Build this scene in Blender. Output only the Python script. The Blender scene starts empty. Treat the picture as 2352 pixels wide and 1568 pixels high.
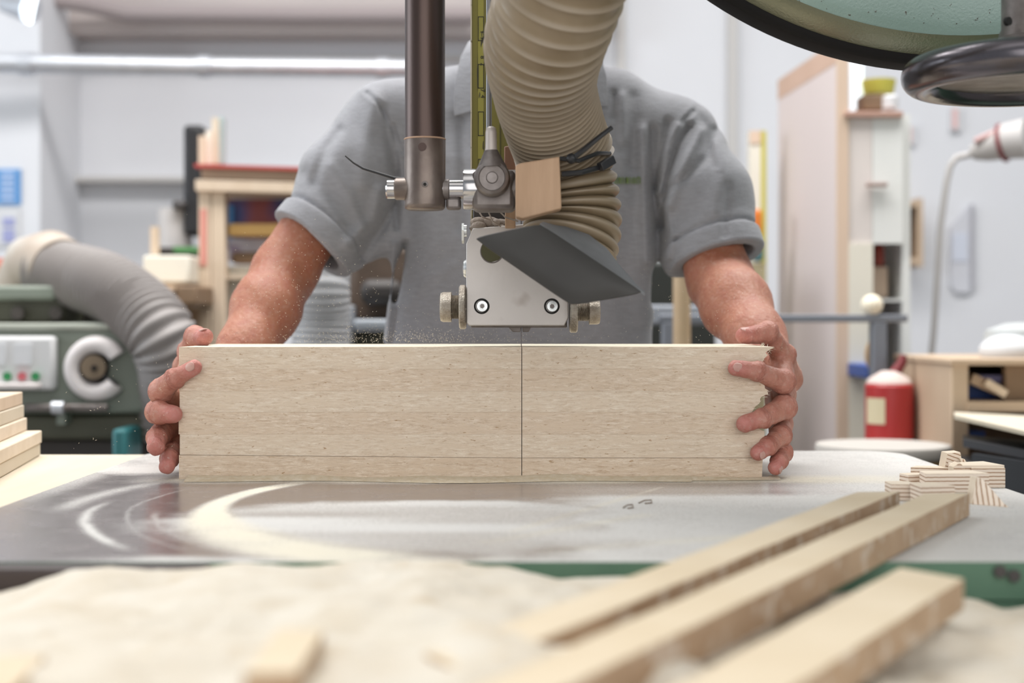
import bpy, bmesh, math, random
import numpy as np
from mathutils import Vector, Matrix
random.seed(7)
rng = np.random.default_rng(11)
scn = bpy.context.scene
COL = scn.collection
FPX = 2352 * 50 / 36.0          # focal length in pixels of the 50 mm lens
EYE = 1.127                     # eye height
HZ = 738.0                      # row of the horizon

# ------------------------------------------------------------------ camera
cam = bpy.data.cameras.new('camera')
cam.lens = 50; cam.sensor_width = 36; cam.sensor_fit = 'HORIZONTAL'
cam.shift_y = -(784 - HZ) / 2352
cam.clip_start = 0.05; cam.clip_end = 60
cam.dof.use_dof = True; cam.dof.focus_distance = 1.605; cam.dof.aperture_fstop = 3.3
camo = bpy.data.objects.new('camera', cam); COL.objects.link(camo)
camo.location = (0, 0, EYE); camo.rotation_euler = (math.pi / 2, 0, 0)
scn.camera = camo

# ------------------------------------------------------------------ light
world = bpy.data.worlds.new('daylight'); scn.world = world
world.use_nodes = True
bg = world.node_tree.nodes['Background']
bg.inputs[0].default_value = (0.86, 0.93, 1.0, 1); bg.inputs[1].default_value = 0.40

def area(name, loc, size, power, col, target):
    l = bpy.data.lights.new(name, 'AREA'); l.shape = 'RECTANGLE'
    l.size, l.size_y = size; l.energy = power; l.color = col
    o = bpy.data.objects.new(name, l); COL.objects.link(o); o.location = loc
    o.rotation_euler = (Vector(target) - Vector(loc)).to_track_quat('-Z', 'Y').to_euler()
    return o
area('ceiling_daylight', (0.1, 2.7, 3.75), (4.2, 1.2), 195, (1.0, 0.985, 0.97), (0.2, 1.9, 0))
area('front_ceiling_daylight', (0.0, 0.1, 3.75), (4.6, 1.2), 16, (1.0, 0.98, 0.95), (0.1, 0.8, 0))
area('front_fill_light', (0.5, -1.5, 1.9), (3.8, 2.0), 50, (1.0, 0.975, 0.95), (0.1, 1.6, 1.1))  # added fill behind the camera, brightens block front, shirt and guide plate
area('left_window_daylight', (-4.6, 2.2, 2.2), (2.6, 1.6), 75, (0.84, 0.93, 1.0), (0.0, 2.1, 1.2))
area('back_ceiling_daylight', (0.3, 4.4, 3.75), (6.0, 0.8), 12, (0.98, 0.99, 1.0), (0.3, 4.6, 0))

scn.view_settings.view_transform = 'Standard'
scn.view_settings.look = 'None'
scn.view_settings.exposure = 0.0
scn.view_settings.gamma = 1.0
scn.view_settings.use_curve_mapping = False

# ------------------------------------------------------------------ helpers
def W(px, py, Y):
    """point at distance Y in front of the eye seen at column px, row py"""
    return Vector(((px - 1176) / FPX * Y, Y, EYE + (HZ - py) / FPX * Y))
def S(px, Y): return px / FPX * Y

MATS = {}
def mat(name, col, rough=0.6, metal=0.0, col2=None, scale=8, stretch=(1, 1, 1), detail=3, contrast=(0.3, 0.7),
        bump=0.0, bscale=60, bstretch=(1, 1, 1), spec=None, sss=0, coat=0, speck=None, speck_scale=90, speck_stretch=(1, 1, 1), speck_at=(0.62, 0.72), emit=None, trans=0):
    m = bpy.data.materials.new(name); m.use_nodes = True
    nt = m.node_tree; N = nt.nodes; L = nt.links
    b = N['Principled BSDF']
    b.inputs['Roughness'].default_value = rough; b.inputs['Metallic'].default_value = metal
    if spec is not None: b.inputs['Specular IOR Level'].default_value = spec
    if coat: b.inputs['Coat Weight'].default_value = coat; b.inputs['Coat Roughness'].default_value = 0.25
    if sss:
        b.inputs['Subsurface Weight'].default_value = sss
        b.inputs['Subsurface Radius'].default_value = (0.006, 0.002, 0.001); b.inputs['Subsurface Scale'].default_value = 1.0
    if trans: b.inputs['Transmission Weight'].default_value = trans
    tc = N.new('ShaderNodeTexCoord'); oi = N.new('ShaderNodeObjectInfo')
    sh = N.new('ShaderNodeVectorMath'); sh.operation = 'SCALE'; sh.inputs[0].default_value = (7.3, 3.1, 5.7); L.new(oi.outputs['Random'], sh.inputs['Scale'])
    ad = N.new('ShaderNodeVectorMath'); ad.operation = 'ADD'; L.new(tc.outputs['Object'], ad.inputs[0]); L.new(sh.outputs[0], ad.inputs[1])
    out = None
    def noise(sc, st, det=3, rgh=0.55):
        mp = N.new('ShaderNodeMapping'); mp.inputs['Scale'].default_value = st
        L.new(ad.outputs[0], mp.inputs['Vector'])
        n = N.new('ShaderNodeTexNoise'); n.inputs['Scale'].default_value = sc; n.inputs['Detail'].default_value = det
        n.inputs['Roughness'].default_value = rgh
        L.new(mp.outputs[0], n.inputs['Vector']); return n.outputs['Fac']
    def ramp(f, a, bb, c1, c2):
        r = N.new('ShaderNodeValToRGB'); r.color_ramp.elements[0].position = a; r.color_ramp.elements[1].position = bb
        r.color_ramp.elements[0].color = (*c1, 1); r.color_ramp.elements[1].color = (*c2, 1)
        L.new(f, r.inputs[0]); return r.outputs[0]
    if col2 is not None:
        out = ramp(noise(scale, stretch, detail), contrast[0], contrast[1], col, col2)
    if speck is not None:
        mx = N.new('ShaderNodeMix'); mx.data_type = 'RGBA'
        f = ramp(noise(speck_scale, speck_stretch, 2), speck_at[0], speck_at[1], (0, 0, 0), (1, 1, 1))
        L.new(f, mx.inputs[0])
        if out: L.new(out, mx.inputs[6])
        else: mx.inputs[6].default_value = (*col, 1)
        mx.inputs[7].default_value = (*speck, 1)
        out = mx.outputs[2]
    if out: L.new(out, b.inputs['Base Color'])
    else: b.inputs['Base Color'].default_value = (*col, 1)
    if bump:
        bn = N.new('ShaderNodeBump'); bn.inputs['Strength'].default_value = bump; bn.inputs['Distance'].default_value = 0.002
        L.new(noise(bscale, bstretch, 4), bn.inputs['Height']); L.new(bn.outputs[0], b.inputs['Normal'])
    if emit:
        b.inputs['Emission Color'].default_value = (*emit[0], 1); b.inputs['Emission Strength'].default_value = emit[1]
    MATS[name] = m
    return m

def basis(d):
    d = Vector(d).normalized()
    u = d.orthogonal().normalized(); v = d.cross(u)
    return u, v, d

class B:
    def __init__(s): s.bm = bmesh.new()
    def poly(s, pts): return s.bm.faces.new([s.bm.verts.new(p) for p in pts])
    def box(s, x0, x1, y0, y1, z0, z1):
        return s.hexa([(x0, y0, z0), (x1, y0, z0), (x1, y1, z0), (x0, y1, z0), (x0, y0, z1), (x1, y0, z1), (x1, y1, z1), (x0, y1, z1)])
    def hexa(s, p):
        v = [s.bm.verts.new(q) for q in p]
        for f in ((3, 2, 1, 0), (4, 5, 6, 7), (0, 1, 5, 4), (1, 2, 6, 5), (2, 3, 7, 6), (3, 0, 4, 7)):
            s.bm.faces.new([v[i] for i in f])
        return s
    def pbox(s, px0, px1, py0, py1, Y, dep):
        a = W(px0, py1, Y); b = W(px1, py0, Y)
        return s.box(a.x, b.x, Y, Y + dep, a.z, b.z)
    def obox(s, a, b, w, h, up=(0, 0, 1)):
        """bar from a to b, width w, height h"""
        a = Vector(a); b = Vector(b); d = (b - a).normalized(); u = d.cross(Vector(up)).normalized(); v = u.cross(d).normalized()
        q = []
        for c in (a, b):
            q.append([c - u * w / 2 - v * h / 2, c + u * w / 2 - v * h / 2, c + u * w / 2 + v * h / 2, c - u * w / 2 + v * h / 2])
        vs = [[s.bm.verts.new(p) for p in r] for r in q]
        for i in range(4):
            s.bm.faces.new([vs[0][i], vs[0][(i + 1) % 4], vs[1][(i + 1) % 4], vs[1][i]])
        s.bm.faces.new(vs[0][::-1]); s.bm.faces.new(vs[1]); return s
    def rings(s, rings, cap=True, closed=True):
        R = [[s.bm.verts.new(p) for p in r] for r in rings]
        for a, b in zip(R[:-1], R[1:]):
            n = len(a)
            for i in range(n if closed else n - 1):
                s.bm.faces.new([a[i], a[(i + 1) % n], b[(i + 1) % n], b[i]])
        if cap:
            s.bm.faces.new(R[0][::-1]); s.bm.faces.new(R[-1])
        return s
    def cyl(s, a, b, r0, r1=None, n=28):
        r1 = r0 if r1 is None else r1
        a = Vector(a); b = Vector(b); u, v, d = basis(b - a)
        f = lambda c, r: [c + (u * math.cos(t) + v * math.sin(t)) * r for t in [2 * math.pi * i / n for i in range(n)]]
        return s.rings([f(a, max(r0, 1e-5)), f(b, max(r1, 1e-5))])
    def lathe(s, prof, c, axis, n=48, cap=True):
        """prof: (radius, height along axis)"""
        c = Vector(c); u, v, d = basis(axis)
        return s.rings([[c + d * h + (u * math.cos(t) + v * math.sin(t)) * max(r, 1e-5) for t in [2 * math.pi * i / n for i in range(n)]] for r, h in prof], cap)
    def tube(s, pts, rad, n=16, cap=True):
        pts = [Vector(p) for p in pts]
        rad = [rad] * len(pts) if not hasattr(rad, '__len__') else rad
        T = [(pts[min(i + 1, len(pts) - 1)] - pts[max(i - 1, 0)]).normalized() for i in range(len(pts))]
        u = T[0].orthogonal().normalized(); rr = []
        for p, t, r in zip(pts, T, rad):
            u = (u - t * u.dot(t)).normalized(); v = t.cross(u)
            rr.append([p + (u * math.cos(k) + v * math.sin(k)) * r for k in [2 * math.pi * i / n for i in range(n)]])
        return s.rings(rr, cap)
    def torus(s, c, axis, R, r, n=64, m=20, a0=0, a1=2 * math.pi, ref=None):
        c = Vector(c); u, v, d = basis(axis)
        if ref is not None:
            u = Vector(ref); u = (u - d * u.dot(d)).normalized(); v = d.cross(u)
        full = abs(a1 - a0 - 2 * math.pi) < 1e-6
        rr = []
        for i in range(n + (0 if full else 1)):
            t = a0 + (a1 - a0) * i / n; o = u * math.cos(t) + v * math.sin(t)
            rr.append([c + o * (R + r * math.cos(k)) + d * r * math.sin(k) for k in [2 * math.pi * j / m for j in range(m)]])
        if full: rr.append(rr[0])
        s.rings(rr, cap=not full)
        bmesh.ops.remove_doubles(s.bm, verts=s.bm.verts, dist=1e-6); return s
    def prism(s, pts, w):
        """closed polygon pts extruded by the vector w"""
        w = Vector(w); a = [s.bm.verts.new(p) for p in pts]; b = [s.bm.verts.new(Vector(p) + w) for p in pts]
        n = len(a)
        s.bm.faces.new(a[::-1]); s.bm.faces.new(b)
        for i in range(n): s.bm.faces.new([a[i], a[(i + 1) % n], b[(i + 1) % n], b[i]])
        return s
    def sheet(s, rows, thick=0.0, up=None):
        """grid of points, given a thickness along up"""
        def put(rows): return [[s.bm.verts.new(p) for p in r] for r in rows]
        R = put(rows)
        for a, b in zip(R[:-1], R[1:]):
            for i in range(len(a) - 1): s.bm.faces.new([a[i], a[i + 1], b[i + 1], b[i]])
        if thick:
            w = Vector(up) * thick
            Q = put([[Vector(p) + w for p in r] for r in rows])
            for a, b in zip(Q[:-1], Q[1:]):
                for i in range(len(a) - 1): s.bm.faces.new([b[i], b[i + 1], a[i + 1], a[i]])
            def loop(R): return R[0] + [r[-1] for r in R[1:]] + R[-1][-2::-1] + [r[0] for r in R[-2:0:-1]]
            l1, l2 = loop(R), loop(Q); n = len(l1)
            for i in range(n): s.bm.faces.new([l1[i], l2[i], l2[(i + 1) % n], l1[(i + 1) % n]])
        return s
    def ball(s, c, r, n=16, m=10, sc=(1, 1, 1), rot=None):
        M = Matrix.Translation(Vector(c)) @ (rot.to_4x4() if rot else Matrix.Identity(4)) @ Matrix.Diagonal((r * sc[0], r * sc[1], r * sc[2], 1))
        bmesh.ops.create_uvsphere(s.bm, u_segments=n, v_segments=m, radius=1, matrix=M); return s

def parent_to(o, p):
    o.parent = p
    o.matrix_parent_inverse = Matrix.Translation(-Vector(WLOC[p.name]))
WLOC = {}
def tag(o, label=None, cat=None, group=None, kind=None):
    if label: o['label'] = label
    if cat: o['category'] = cat
    if group: o['group'] = group
    if kind: o['kind'] = kind
    return o
def obj(name, b, m, parent=None, smooth=35, bevel=0, seg=2, label=None, cat=None, group=None, kind=None):
    bm = b.bm
    bmesh.ops.recalc_face_normals(bm, faces=bm.faces)
    me = bpy.data.meshes.new(name); bm.to_mesh(me); bm.free()
    return finish(name, me, m, parent, smooth, bevel, seg, label, cat, group, kind)
def finish(name, me, m, parent=None, smooth=35, bevel=0, seg=2, label=None, cat=None, group=None, kind=None):
    n = len(me.vertices); co = np.empty(n * 3); me.vertices.foreach_get('co', co); co = co.reshape(-1, 3)
    lo, hi = co.min(0), co.max(0)
    c = np.array([(lo[0] + hi[0]) / 2, (lo[1] + hi[1]) / 2, lo[2]])
    me.vertices.foreach_set('co', (co - c).ravel()); me.update()
    if m is not None:
        for mm in (m if isinstance(m, (list, tuple)) else [m]): me.materials.append(mm)
    if smooth:
        me.polygons.foreach_set('use_smooth', [True] * len(me.polygons))
        if smooth < 180: me.set_sharp_from_angle(angle=math.radians(smooth))
    o = bpy.data.objects.new(name, me); COL.objects.link(o); o.location = c; WLOC[o.name] = tuple(c)
    if bevel:
        md = o.modifiers.new('edge', 'BEVEL'); md.width = bevel; md.segments = seg; md.limit_method = 'ANGLE'; md.angle_limit = math.radians(40)
    if parent is not None: parent_to(o, parent)
    return tag(o, label, cat, group, kind)
def thing(name, loc, label, cat, group=None):
    o = bpy.data.objects.new(name, None); COL.objects.link(o); o.location = loc; WLOC[o.name] = tuple(loc)
    o.empty_display_size = 0.05
    return tag(o, label, cat, group)
# ------------------------------------------------------------------ materials
M_wall = mat('white_paint', (0.74, 0.75, 0.78), 0.8, col2=(0.69, 0.70, 0.735), scale=1.5)
M_wall2 = mat('grey_white_paint', (0.56, 0.545, 0.53), 0.8)
M_mauve = mat('dull_beige_paint', (0.56, 0.50, 0.48), 0.8, col2=(0.50, 0.45, 0.44), scale=2)
M_mauvedark = mat('dark_beige_paint', (0.36, 0.31, 0.31), 0.8)
M_floor = mat('concrete_floor', (0.34, 0.33, 0.32), 0.8, col2=(0.26, 0.25, 0.24), scale=5, bump=0.2)
M_ceil = mat('ceiling_paint', (0.7, 0.7, 0.7), 0.9)
M_galv = mat('galvanised_steel', (0.70, 0.72, 0.76), 0.42, 0.85, col2=(0.60, 0.62, 0.66), scale=14)
M_green = mat('green_machine_paint', (0.10, 0.20, 0.13), 0.42, col2=(0.07, 0.15, 0.10), scale=14, bump=0.1)
M_wheelgreen = mat('pale_green_hammered_enamel', (0.27, 0.38, 0.335), 0.34, col2=(0.22, 0.32, 0.28), scale=6, bump=0.28, bscale=320, speck=(0.08, 0.08, 0.06), speck_scale=160, speck_at=(0.68, 0.72), spec=0.7)
M_ringgreen = mat('worn_olive_enamel', (0.20, 0.20, 0.13), 0.26, 0.35, col2=(0.13, 0.145, 0.09), scale=7, bump=0.25, bscale=300, spec=0.8)
M_rubber = mat('black_rubber', (0.010, 0.009, 0.009), 0.7, bump=0.05, spec=.2)
M_castsage = mat('sage_cast_iron', (0.23, 0.26, 0.215), 0.5, col2=(0.19, 0.215, 0.18), scale=6)
M_castolive = mat('olive_cast_iron', (0.085, 0.085, 0.055), 0.5, col2=(0.06, 0.058, 0.04), scale=6)
M_darkiron = mat('dark_iron', (0.035, 0.03, 0.028), 0.55, col2=(0.055, 0.045, 0.04), scale=7)
M_black = mat('black_plastic', (0.016, 0.016, 0.018), 0.45)
M_post = mat('browned_steel', (0.060, 0.040, 0.036), 0.36, 0.7, col2=(0.085, 0.058, 0.050), scale=10, stretch=(1, 1, 0.25), bump=0.05, bscale=300)
M_collar = mat('worn_bronze_steel', (0.13, 0.10, 0.088), 0.40, 0.7, col2=(0.22, 0.18, 0.155), scale=26, bump=0.12, bscale=220)
M_chrome = mat('polished_steel', (0.52, 0.51, 0.52), 0.16, 1.0, col2=(0.40, 0.385, 0.38), scale=40)
M_steel = mat('dusty_steel', (0.24, 0.215, 0.205), 0.42, 0.6, col2=(0.13, 0.11, 0.10), scale=45, bump=0.15, bscale=200)
M_wheelsteel = mat('dark_polished_iron', (0.135, 0.125, 0.14), 0.22, 0.85, col2=(0.10, 0.09, 0.095), scale=6, bump=0.05, bscale=250)
M_alu = mat('brushed_aluminium', (0.58, 0.545, 0.52), 0.45, 0.4, col2=(0.50, 0.465, 0.44), scale=9, stretch=(1, 1, 1), bump=0.12, bscale=140, speck=(0.36, 0.31, 0.28), speck_scale=26, speck_at=(0.66, 0.82))
M_zinc = mat('knurled_zinc', (0.46, 0.42, 0.36), 0.33, 0.85, col2=(0.27, 0.225, 0.18), scale=90, bump=0.8, bscale=650)
M_bolt = mat('zinc_bolt', (0.66, 0.68, 0.68), 0.25, 0.85)
M_dark = mat('dark_hole', (0.01, 0.009, 0.008), 0.8)
M_olivehole = mat('olive_oiled_steel', (0.06, 0.055, 0.012), 0.5)
M_yellow = mat('olive_yellow_paint', (0.20, 0.175, 0.020), 0.5, col2=(0.155, 0.13, 0.016), scale=12, stretch=(1, 1, 0.3), bump=0.1, speck=(0.03, 0.025, 0.01), speck_scale=70, speck_stretch=(1, 1, 0.18), speck_at=(0.62, 0.66))
M_tape = mat('yellow_tape_rule', (0.30, 0.27, 0.035), 0.45, speck=(0.05, 0.04, 0.01), speck_scale=160, speck_stretch=(1, 1, 0.3), speck_at=(0.66, 0.7))
M_ink = mat('black_ink', (0.015, 0.013, 0.01), 0.6)
M_edge = mat('chipped_cream_edge', (0.62, 0.56, 0.44), 0.7, speck=(0.15, 0.12, 0.05), speck_scale=120)
M_grey_rod = mat('grey_rod', (0.22, 0.215, 0.225), 0.4, 0.5)
M_hose = mat('dusty_beige_hose', (0.27, 0.21, 0.14), 0.42, col2=(0.20, 0.148, 0.088), scale=14, spec=0.4)
M_hoserib = mat('pale_hose_rib', (0.50, 0.44, 0.36), 0.38, col2=(0.40, 0.34, 0.26), scale=16)
M_bghose = mat('grey_hose', (0.31, 0.285, 0.275), 0.5, col2=(0.27, 0.245, 0.235), scale=5)
M_bghose2 = mat('light_grey_hose', (0.40, 0.40, 0.41), 0.5)
M_hood = mat('dark_grey_plastic', (0.040, 0.038, 0.036), 0.5, col2=(0.052, 0.050, 0.047), scale=10, bump=0.04, bscale=300, spec=0.3)
M_hoodtop = mat('pale_grey_plastic', (0.17, 0.175, 0.18), 0.6, col2=(0.12, 0.12, 0.125), scale=20)  # lighter grey for the top plate of the hood
M_beech = mat('beech_wood', (0.50, 0.33, 0.21), 0.62, col2=(0.42, 0.27, 0.165), scale=16, stretch=(6, 6, 0.6), bump=0.15, bscale=60, bstretch=(8, 8, 1))
M_redwood = mat('reddish_wood', (0.26, 0.13, 0.075), 0.65, col2=(0.20, 0.10, 0.06), scale=18, stretch=(4, 4, 1))
def board_mat(name, c1, c2, c3, spk):
    """edge of a pressed strand board: long pale and tan strands, dark specks"""
    m = bpy.data.materials.new(name); m.use_nodes = True; nt = m.node_tree; N = nt.nodes; L = nt.links; b = N['Principled BSDF']; b.inputs['Roughness'].default_value = .85
    tc = N.new('ShaderNodeTexCoord'); oi = N.new('ShaderNodeObjectInfo'); sh = N.new('ShaderNodeVectorMath'); sh.operation = 'SCALE'; sh.inputs[0].default_value = (7.3, 3.1, 5.7); L.new(oi.outputs['Random'], sh.inputs['Scale'])
    ad = N.new('ShaderNodeVectorMath'); ad.operation = 'ADD'; L.new(tc.outputs['Object'], ad.inputs[0]); L.new(sh.outputs[0], ad.inputs[1])
    def nz(st, det=3, rg=.55, dist=0.0):
        mp = N.new('ShaderNodeMapping'); mp.inputs['Scale'].default_value = st; L.new(ad.outputs[0], mp.inputs[0])
        n = N.new('ShaderNodeTexNoise'); n.inputs['Scale'].default_value = 1; n.inputs['Detail'].default_value = det; n.inputs['Roughness'].default_value = rg; n.inputs['Distortion'].default_value = dist; L.new(mp.outputs[0], n.inputs['Vector']); return n.outputs['Fac']
    def rp(f, a, bb):
        r = N.new('ShaderNodeValToRGB'); r.color_ramp.elements[0].position = a; r.color_ramp.elements[1].position = bb; L.new(f, r.inputs[0]); return r.outputs[0]
    def mix(f, a, bb):
        q = N.new('ShaderNodeMix'); q.data_type = 'RGBA'; L.new(f, q.inputs[0])
        for k, v in ((6, a), (7, bb)):
            if isinstance(v, tuple): q.inputs[k].default_value = (*v, 1)
            else: L.new(v, q.inputs[k])
        return q.outputs[2]
    a = nz((70, 200, 430), 6, .68, .6)
    o = mix(rp(a, .36, .64), c2, c1)
    o = mix(rp(nz((22, 60, 130), 3), .46, .68), o, c3)
    o = mix(rp(nz((120, 300, 420), 3, .6, .5), .64, .72), o, spk)
    o = mix(rp(nz((260, 500, 900), 3, .7), .50, .62), o, c3)
    o = mix(rp(nz((60, 160, 520), 4, .6, .8), .735, .765), o, tuple(v * .5 for v in spk))
    L.new(o, b.inputs['Base Color'])
    bn = N.new('ShaderNodeBump'); bn.inputs['Strength'].default_value = .8; bn.inputs['Distance'].default_value = .0012; L.new(nz((160, 300, 520), 5, .7, .4), bn.inputs['Height']); L.new(bn.outputs[0], b.inputs['Normal'])
    MATS[name] = m; return m
M_board = [board_mat('pressed_strand_board', (0.83, 0.71, 0.575), (0.57, 0.43, 0.305), (0.71, 0.57, 0.43), (0.40, 0.25, 0.125)),
           board_mat('pressed_strand_board_pale', (0.85, 0.745, 0.61), (0.62, 0.485, 0.355), (0.74, 0.61, 0.47), (0.42, 0.27, 0.15))]
M_fresh = mat('freshly_sawn_pale_wood', (0.74, 0.67, 0.54), 0.8, col2=(0.66, 0.57, 0.43), scale=14, stretch=(1, 6, 6), bump=0.3, bscale=80)
M_stick = mat('sawn_stick_face', (0.52, 0.375, 0.25), 0.8, col2=(0.38, 0.25, 0.15), scale=14, stretch=(1, 1, 1), detail=5, bump=0.4, bscale=70, speck=(0.60, 0.50, 0.40), speck_scale=60, speck_at=(0.55, 0.65))
M_sticktop = mat('sawn_stick_top', (0.73, 0.62, 0.46), 0.8, col2=(0.66, 0.54, 0.375), scale=10, bump=0.3)
M_ply = mat('pale_plywood_face', (0.76, 0.66, 0.53), 0.75, col2=(0.69, 0.585, 0.45), scale=8, stretch=(1, 5, 5))
M_benchply = mat('pale_bench_plywood', (0.66, 0.59, 0.47), 0.7, col2=(0.62, 0.545, 0.42), scale=5, stretch=(6, 1, 1))
M_dust = mat('pine_sawdust', (0.73, 0.68, 0.59), 0.95, col2=(0.655, 0.58, 0.465), scale=22, detail=6, bump=1.0, bscale=260, speck=(0.56, 0.45, 0.31), speck_scale=24, speck_at=(0.60, 0.86))
M_dustcream = mat('fine_cream_sawdust', (0.74, 0.66, 0.53), 0.95, col2=(0.62, 0.51, 0.35), scale=120, detail=4, bump=.5, bscale=900)
M_pink = mat('pinkish_plywood', (0.72, 0.63, 0.605), 0.75, col2=(0.68, 0.59, 0.565), scale=2, stretch=(1, 1, 0.4))
M_peach = mat('peach_wood', (0.62, 0.43, 0.33), 0.7, col2=(0.57, 0.39, 0.29), scale=6)
M_peachpale = mat('pale_peach_wood', (0.68, 0.52, 0.40), 0.7)
M_cream = mat('cream_paint', (0.78, 0.74, 0.64), 0.7)
M_offwhite = mat('off_white_laminate', (0.77, 0.78, 0.76), 0.6)
M_skinpale = mat('pale_pinkish_white', (0.72, 0.66, 0.63), 0.7)
M_brown = mat('brown_timber', (0.27, 0.175, 0.105), 0.7, col2=(0.20, 0.13, 0.08), scale=8)
M_tan = mat('tan_timber', (0.55, 0.42, 0.30), 0.7, col2=(0.49, 0.36, 0.25), scale=5)
M_pine = mat('pale_pine', (0.68, 0.55, 0.42), 0.7, col2=(0.62, 0.49, 0.36), scale=5, stretch=(5, 5, 0.7))
M_ochre = mat('ochre_wood', (0.42, 0.25, 0.075), 0.6)
M_red = mat('red_enamel', (0.44, 0.035, 0.035), 0.4)
M_redpaint = mat('red_painted_edge', (0.48, 0.07, 0.06), 0.5)
M_coral = mat('coral_paint', (0.66, 0.27, 0.22), 0.6)
M_darkred = mat('dark_red_plastic', (0.20, 0.03, 0.035), 0.5)
M_blue = mat('blue_plastic', (0.05, 0.10, 0.33), 0.5)
M_signblue = mat('sign_blue', (0.10, 0.30, 0.62), 0.5)
M_signpale = mat('sign_pale_blue', (0.42, 0.55, 0.78), 0.5)
M_violet = mat('print_violet', (0.34, 0.36, 0.60), 0.6)
M_paper = mat('white_paper', (0.66, 0.67, 0.69), 0.7)
M_pinkpaper = mat('pink_paper', (0.72, 0.48, 0.47), 0.7)
M_art = mat('dark_blue_and_red_print', (0.045, 0.055, 0.17), 0.6, col2=(0.25, 0.06, 0.06), scale=7, detail=1, contrast=(0.45, 0.6))
M_artblue = mat('bright_blue_print', (0.05, 0.19, 0.42), 0.6)
M_greyblue = mat('grey_blue_steel', (0.20, 0.215, 0.25), 0.45, 0.3)
M_teal = mat('teal_plastic', (0.03, 0.16, 0.17), 0.5)
M_orange = mat('orange_plastic', (0.72, 0.20, 0.03), 0.5)
M_lampgrey = mat('pale_grey_enamel', (0.52, 0.50, 0.49), 0.5)
M_btn_g = mat('green_button', (0.01, 0.22, 0.06), 0.4)
M_btn_r = mat('red_button', (0.50, 0.10, 0.12), 0.4)
M_clear = mat('greyish_clear_film', (0.60, 0.61, 0.66), 0.35)
M_dustgrey = mat('dusty_debris', (0.36, 0.31, 0.27), 0.9, col2=(0.25, 0.2, 0.16), scale=60, bump=0.8, bscale=200)
M_ochretape = mat('yellow_trim', (0.55, 0.50, 0.08), 0.6)
M_warm = mat('warm_white_shade', (0.88, 0.80, 0.64), 0.6)
# ------------------------------------------------------------------ setting
TOP = 0.95        # saw table height
def struct(name, b, m, **k): return obj(name, b, m, kind='structure', **k)
YB = 5.2
struct('floor', B().box(-5, 5, -1.6, YB + .1, -0.05, 0), M_floor)
struct('ceiling', B().box(-5, 5, -1.6, YB + .1, 3.9, 3.98), M_ceil)
struct('wall_back', B().box(-5, 5, YB, YB + .1, 0, 3.9), M_wall)
struct('wall_left', B().box(-5.1, -5, -1.6, YB, 0, 3.9), M_wall)
struct('wall_right', B().box(5, 5.1, -1.6, YB, 0, 3.9), M_wall)
b = B(); b.pbox(-330, 92, -900, 738, 4.75, 0.45); o = struct('trim_1', b, M_wall)         # pier on the left
b = B(); b.pbox(96, 128, -600, 900, YB - .06, .06); struct('trim_2', b, M_wall2)
b = B(); b.pbox(118, 780, 404, 419, YB - .07, .07); struct('trim_3', b, M_wall2, bevel=.006)
b = B(); b.pbox(1672, 1694, -600, 1000, YB - .03, .03); struct('trim_4', b, M_wall2)
b = B(); b.pbox(1418, 1436, -600, 900, YB - .03, .03); struct('trim_5', b, M_wall2)
# boxed beam across the left half, with a darker ledge
b = B(); b.pbox(100, 1400, -330, 76, YB - .14, .14); struct('trim_6', b, M_mauve)
b = B(); b.tube([W(90, -6, 4.9), W(180, 6, 4.95), W(290, 30, 5.0), W(700, 34, 5.0), W(1092, 34, 5.0)], .03, 14); struct('trim_7', b, M_mauvedark, smooth=60)
b = B(); b.pbox(96, 1080, 128, 136, YB - .04, .04); struct('trim_8', b, M_wall2)

# galvanised duct
t = thing('duct', W(400, 152, 4.62), 'shiny galvanised duct running level across the back wall, top left', 'duct')
obj('pipe', B().tube([W(-700, 142, 4.55), W(0, 145, 4.6), W(430, 152, 4.66), W(1010, 158, 4.7)], .031, 28), M_galv, t, smooth=80)
for px in (62, 470, 880):
    a = W(px, 147 + (px * .012), 4.6 + px * .0001); obj('collar', B().cyl(a - Vector((.02, 0, 0)), a + Vector((.02, 0, 0)), .037), M_galv, t)
t = thing('spotlight', W(60, 20, 4.5), 'small bright metal wall lamp at the top left corner', 'lamp')
obj('housing', B().cyl(W(10, 8, 4.55), W(72, 22, 4.5), .030, .045), M_galv, t)
b = B(); b.cyl(W(72, 22, 4.5), W(76, 23, 4.5), .044); obj('lens', b, mat('lit_lamp_lens', (0.9, 0.95, 1), .3, emit=((.85, .95, 1), 3.0)), t)

# safety notices on the pier
t = thing('safety_notice', W(20, 470, 4.74), 'blue safety notice with pale text lines on the white pier', 'sign')
b = B(); b.pbox(-60, 47, 388, 470, 4.742, .006); obj('panel', b, M_signblue, t)
b = B()
for r in range(5): b.pbox(2, 33, 395 + r * 14.5, 404 + r * 14.5, 4.738, .004)
obj('text_lines', b, M_signpale, t)
t = thing('wall_notice', W(15, 560, 4.74), 'white notice with two violet blocks under the blue notice', 'sign')
b = B(); b.pbox(-50, 45, 478, 566, 4.742, .006); obj('sheet', b, M_paper, t)
b = B(); b.pbox(6, 33, 500, 519, 4.738, .004); obj('print_block', b, M_violet, t)
b = B(); b.pbox(6, 33, 526, 556, 4.738, .004); obj('print_block', b, M_violet, t)
tag(obj('red_box', B().pbox(-60, 24, 592, 612, 3.4, .2), M_coral), 'coral red box at the left edge behind the hose elbow', 'box')
tag(obj('cream_box', B().pbox(-60, 30, 614, 662, 3.35, .3), M_tan), 'tan carton at the left edge under the red box', 'box')

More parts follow.
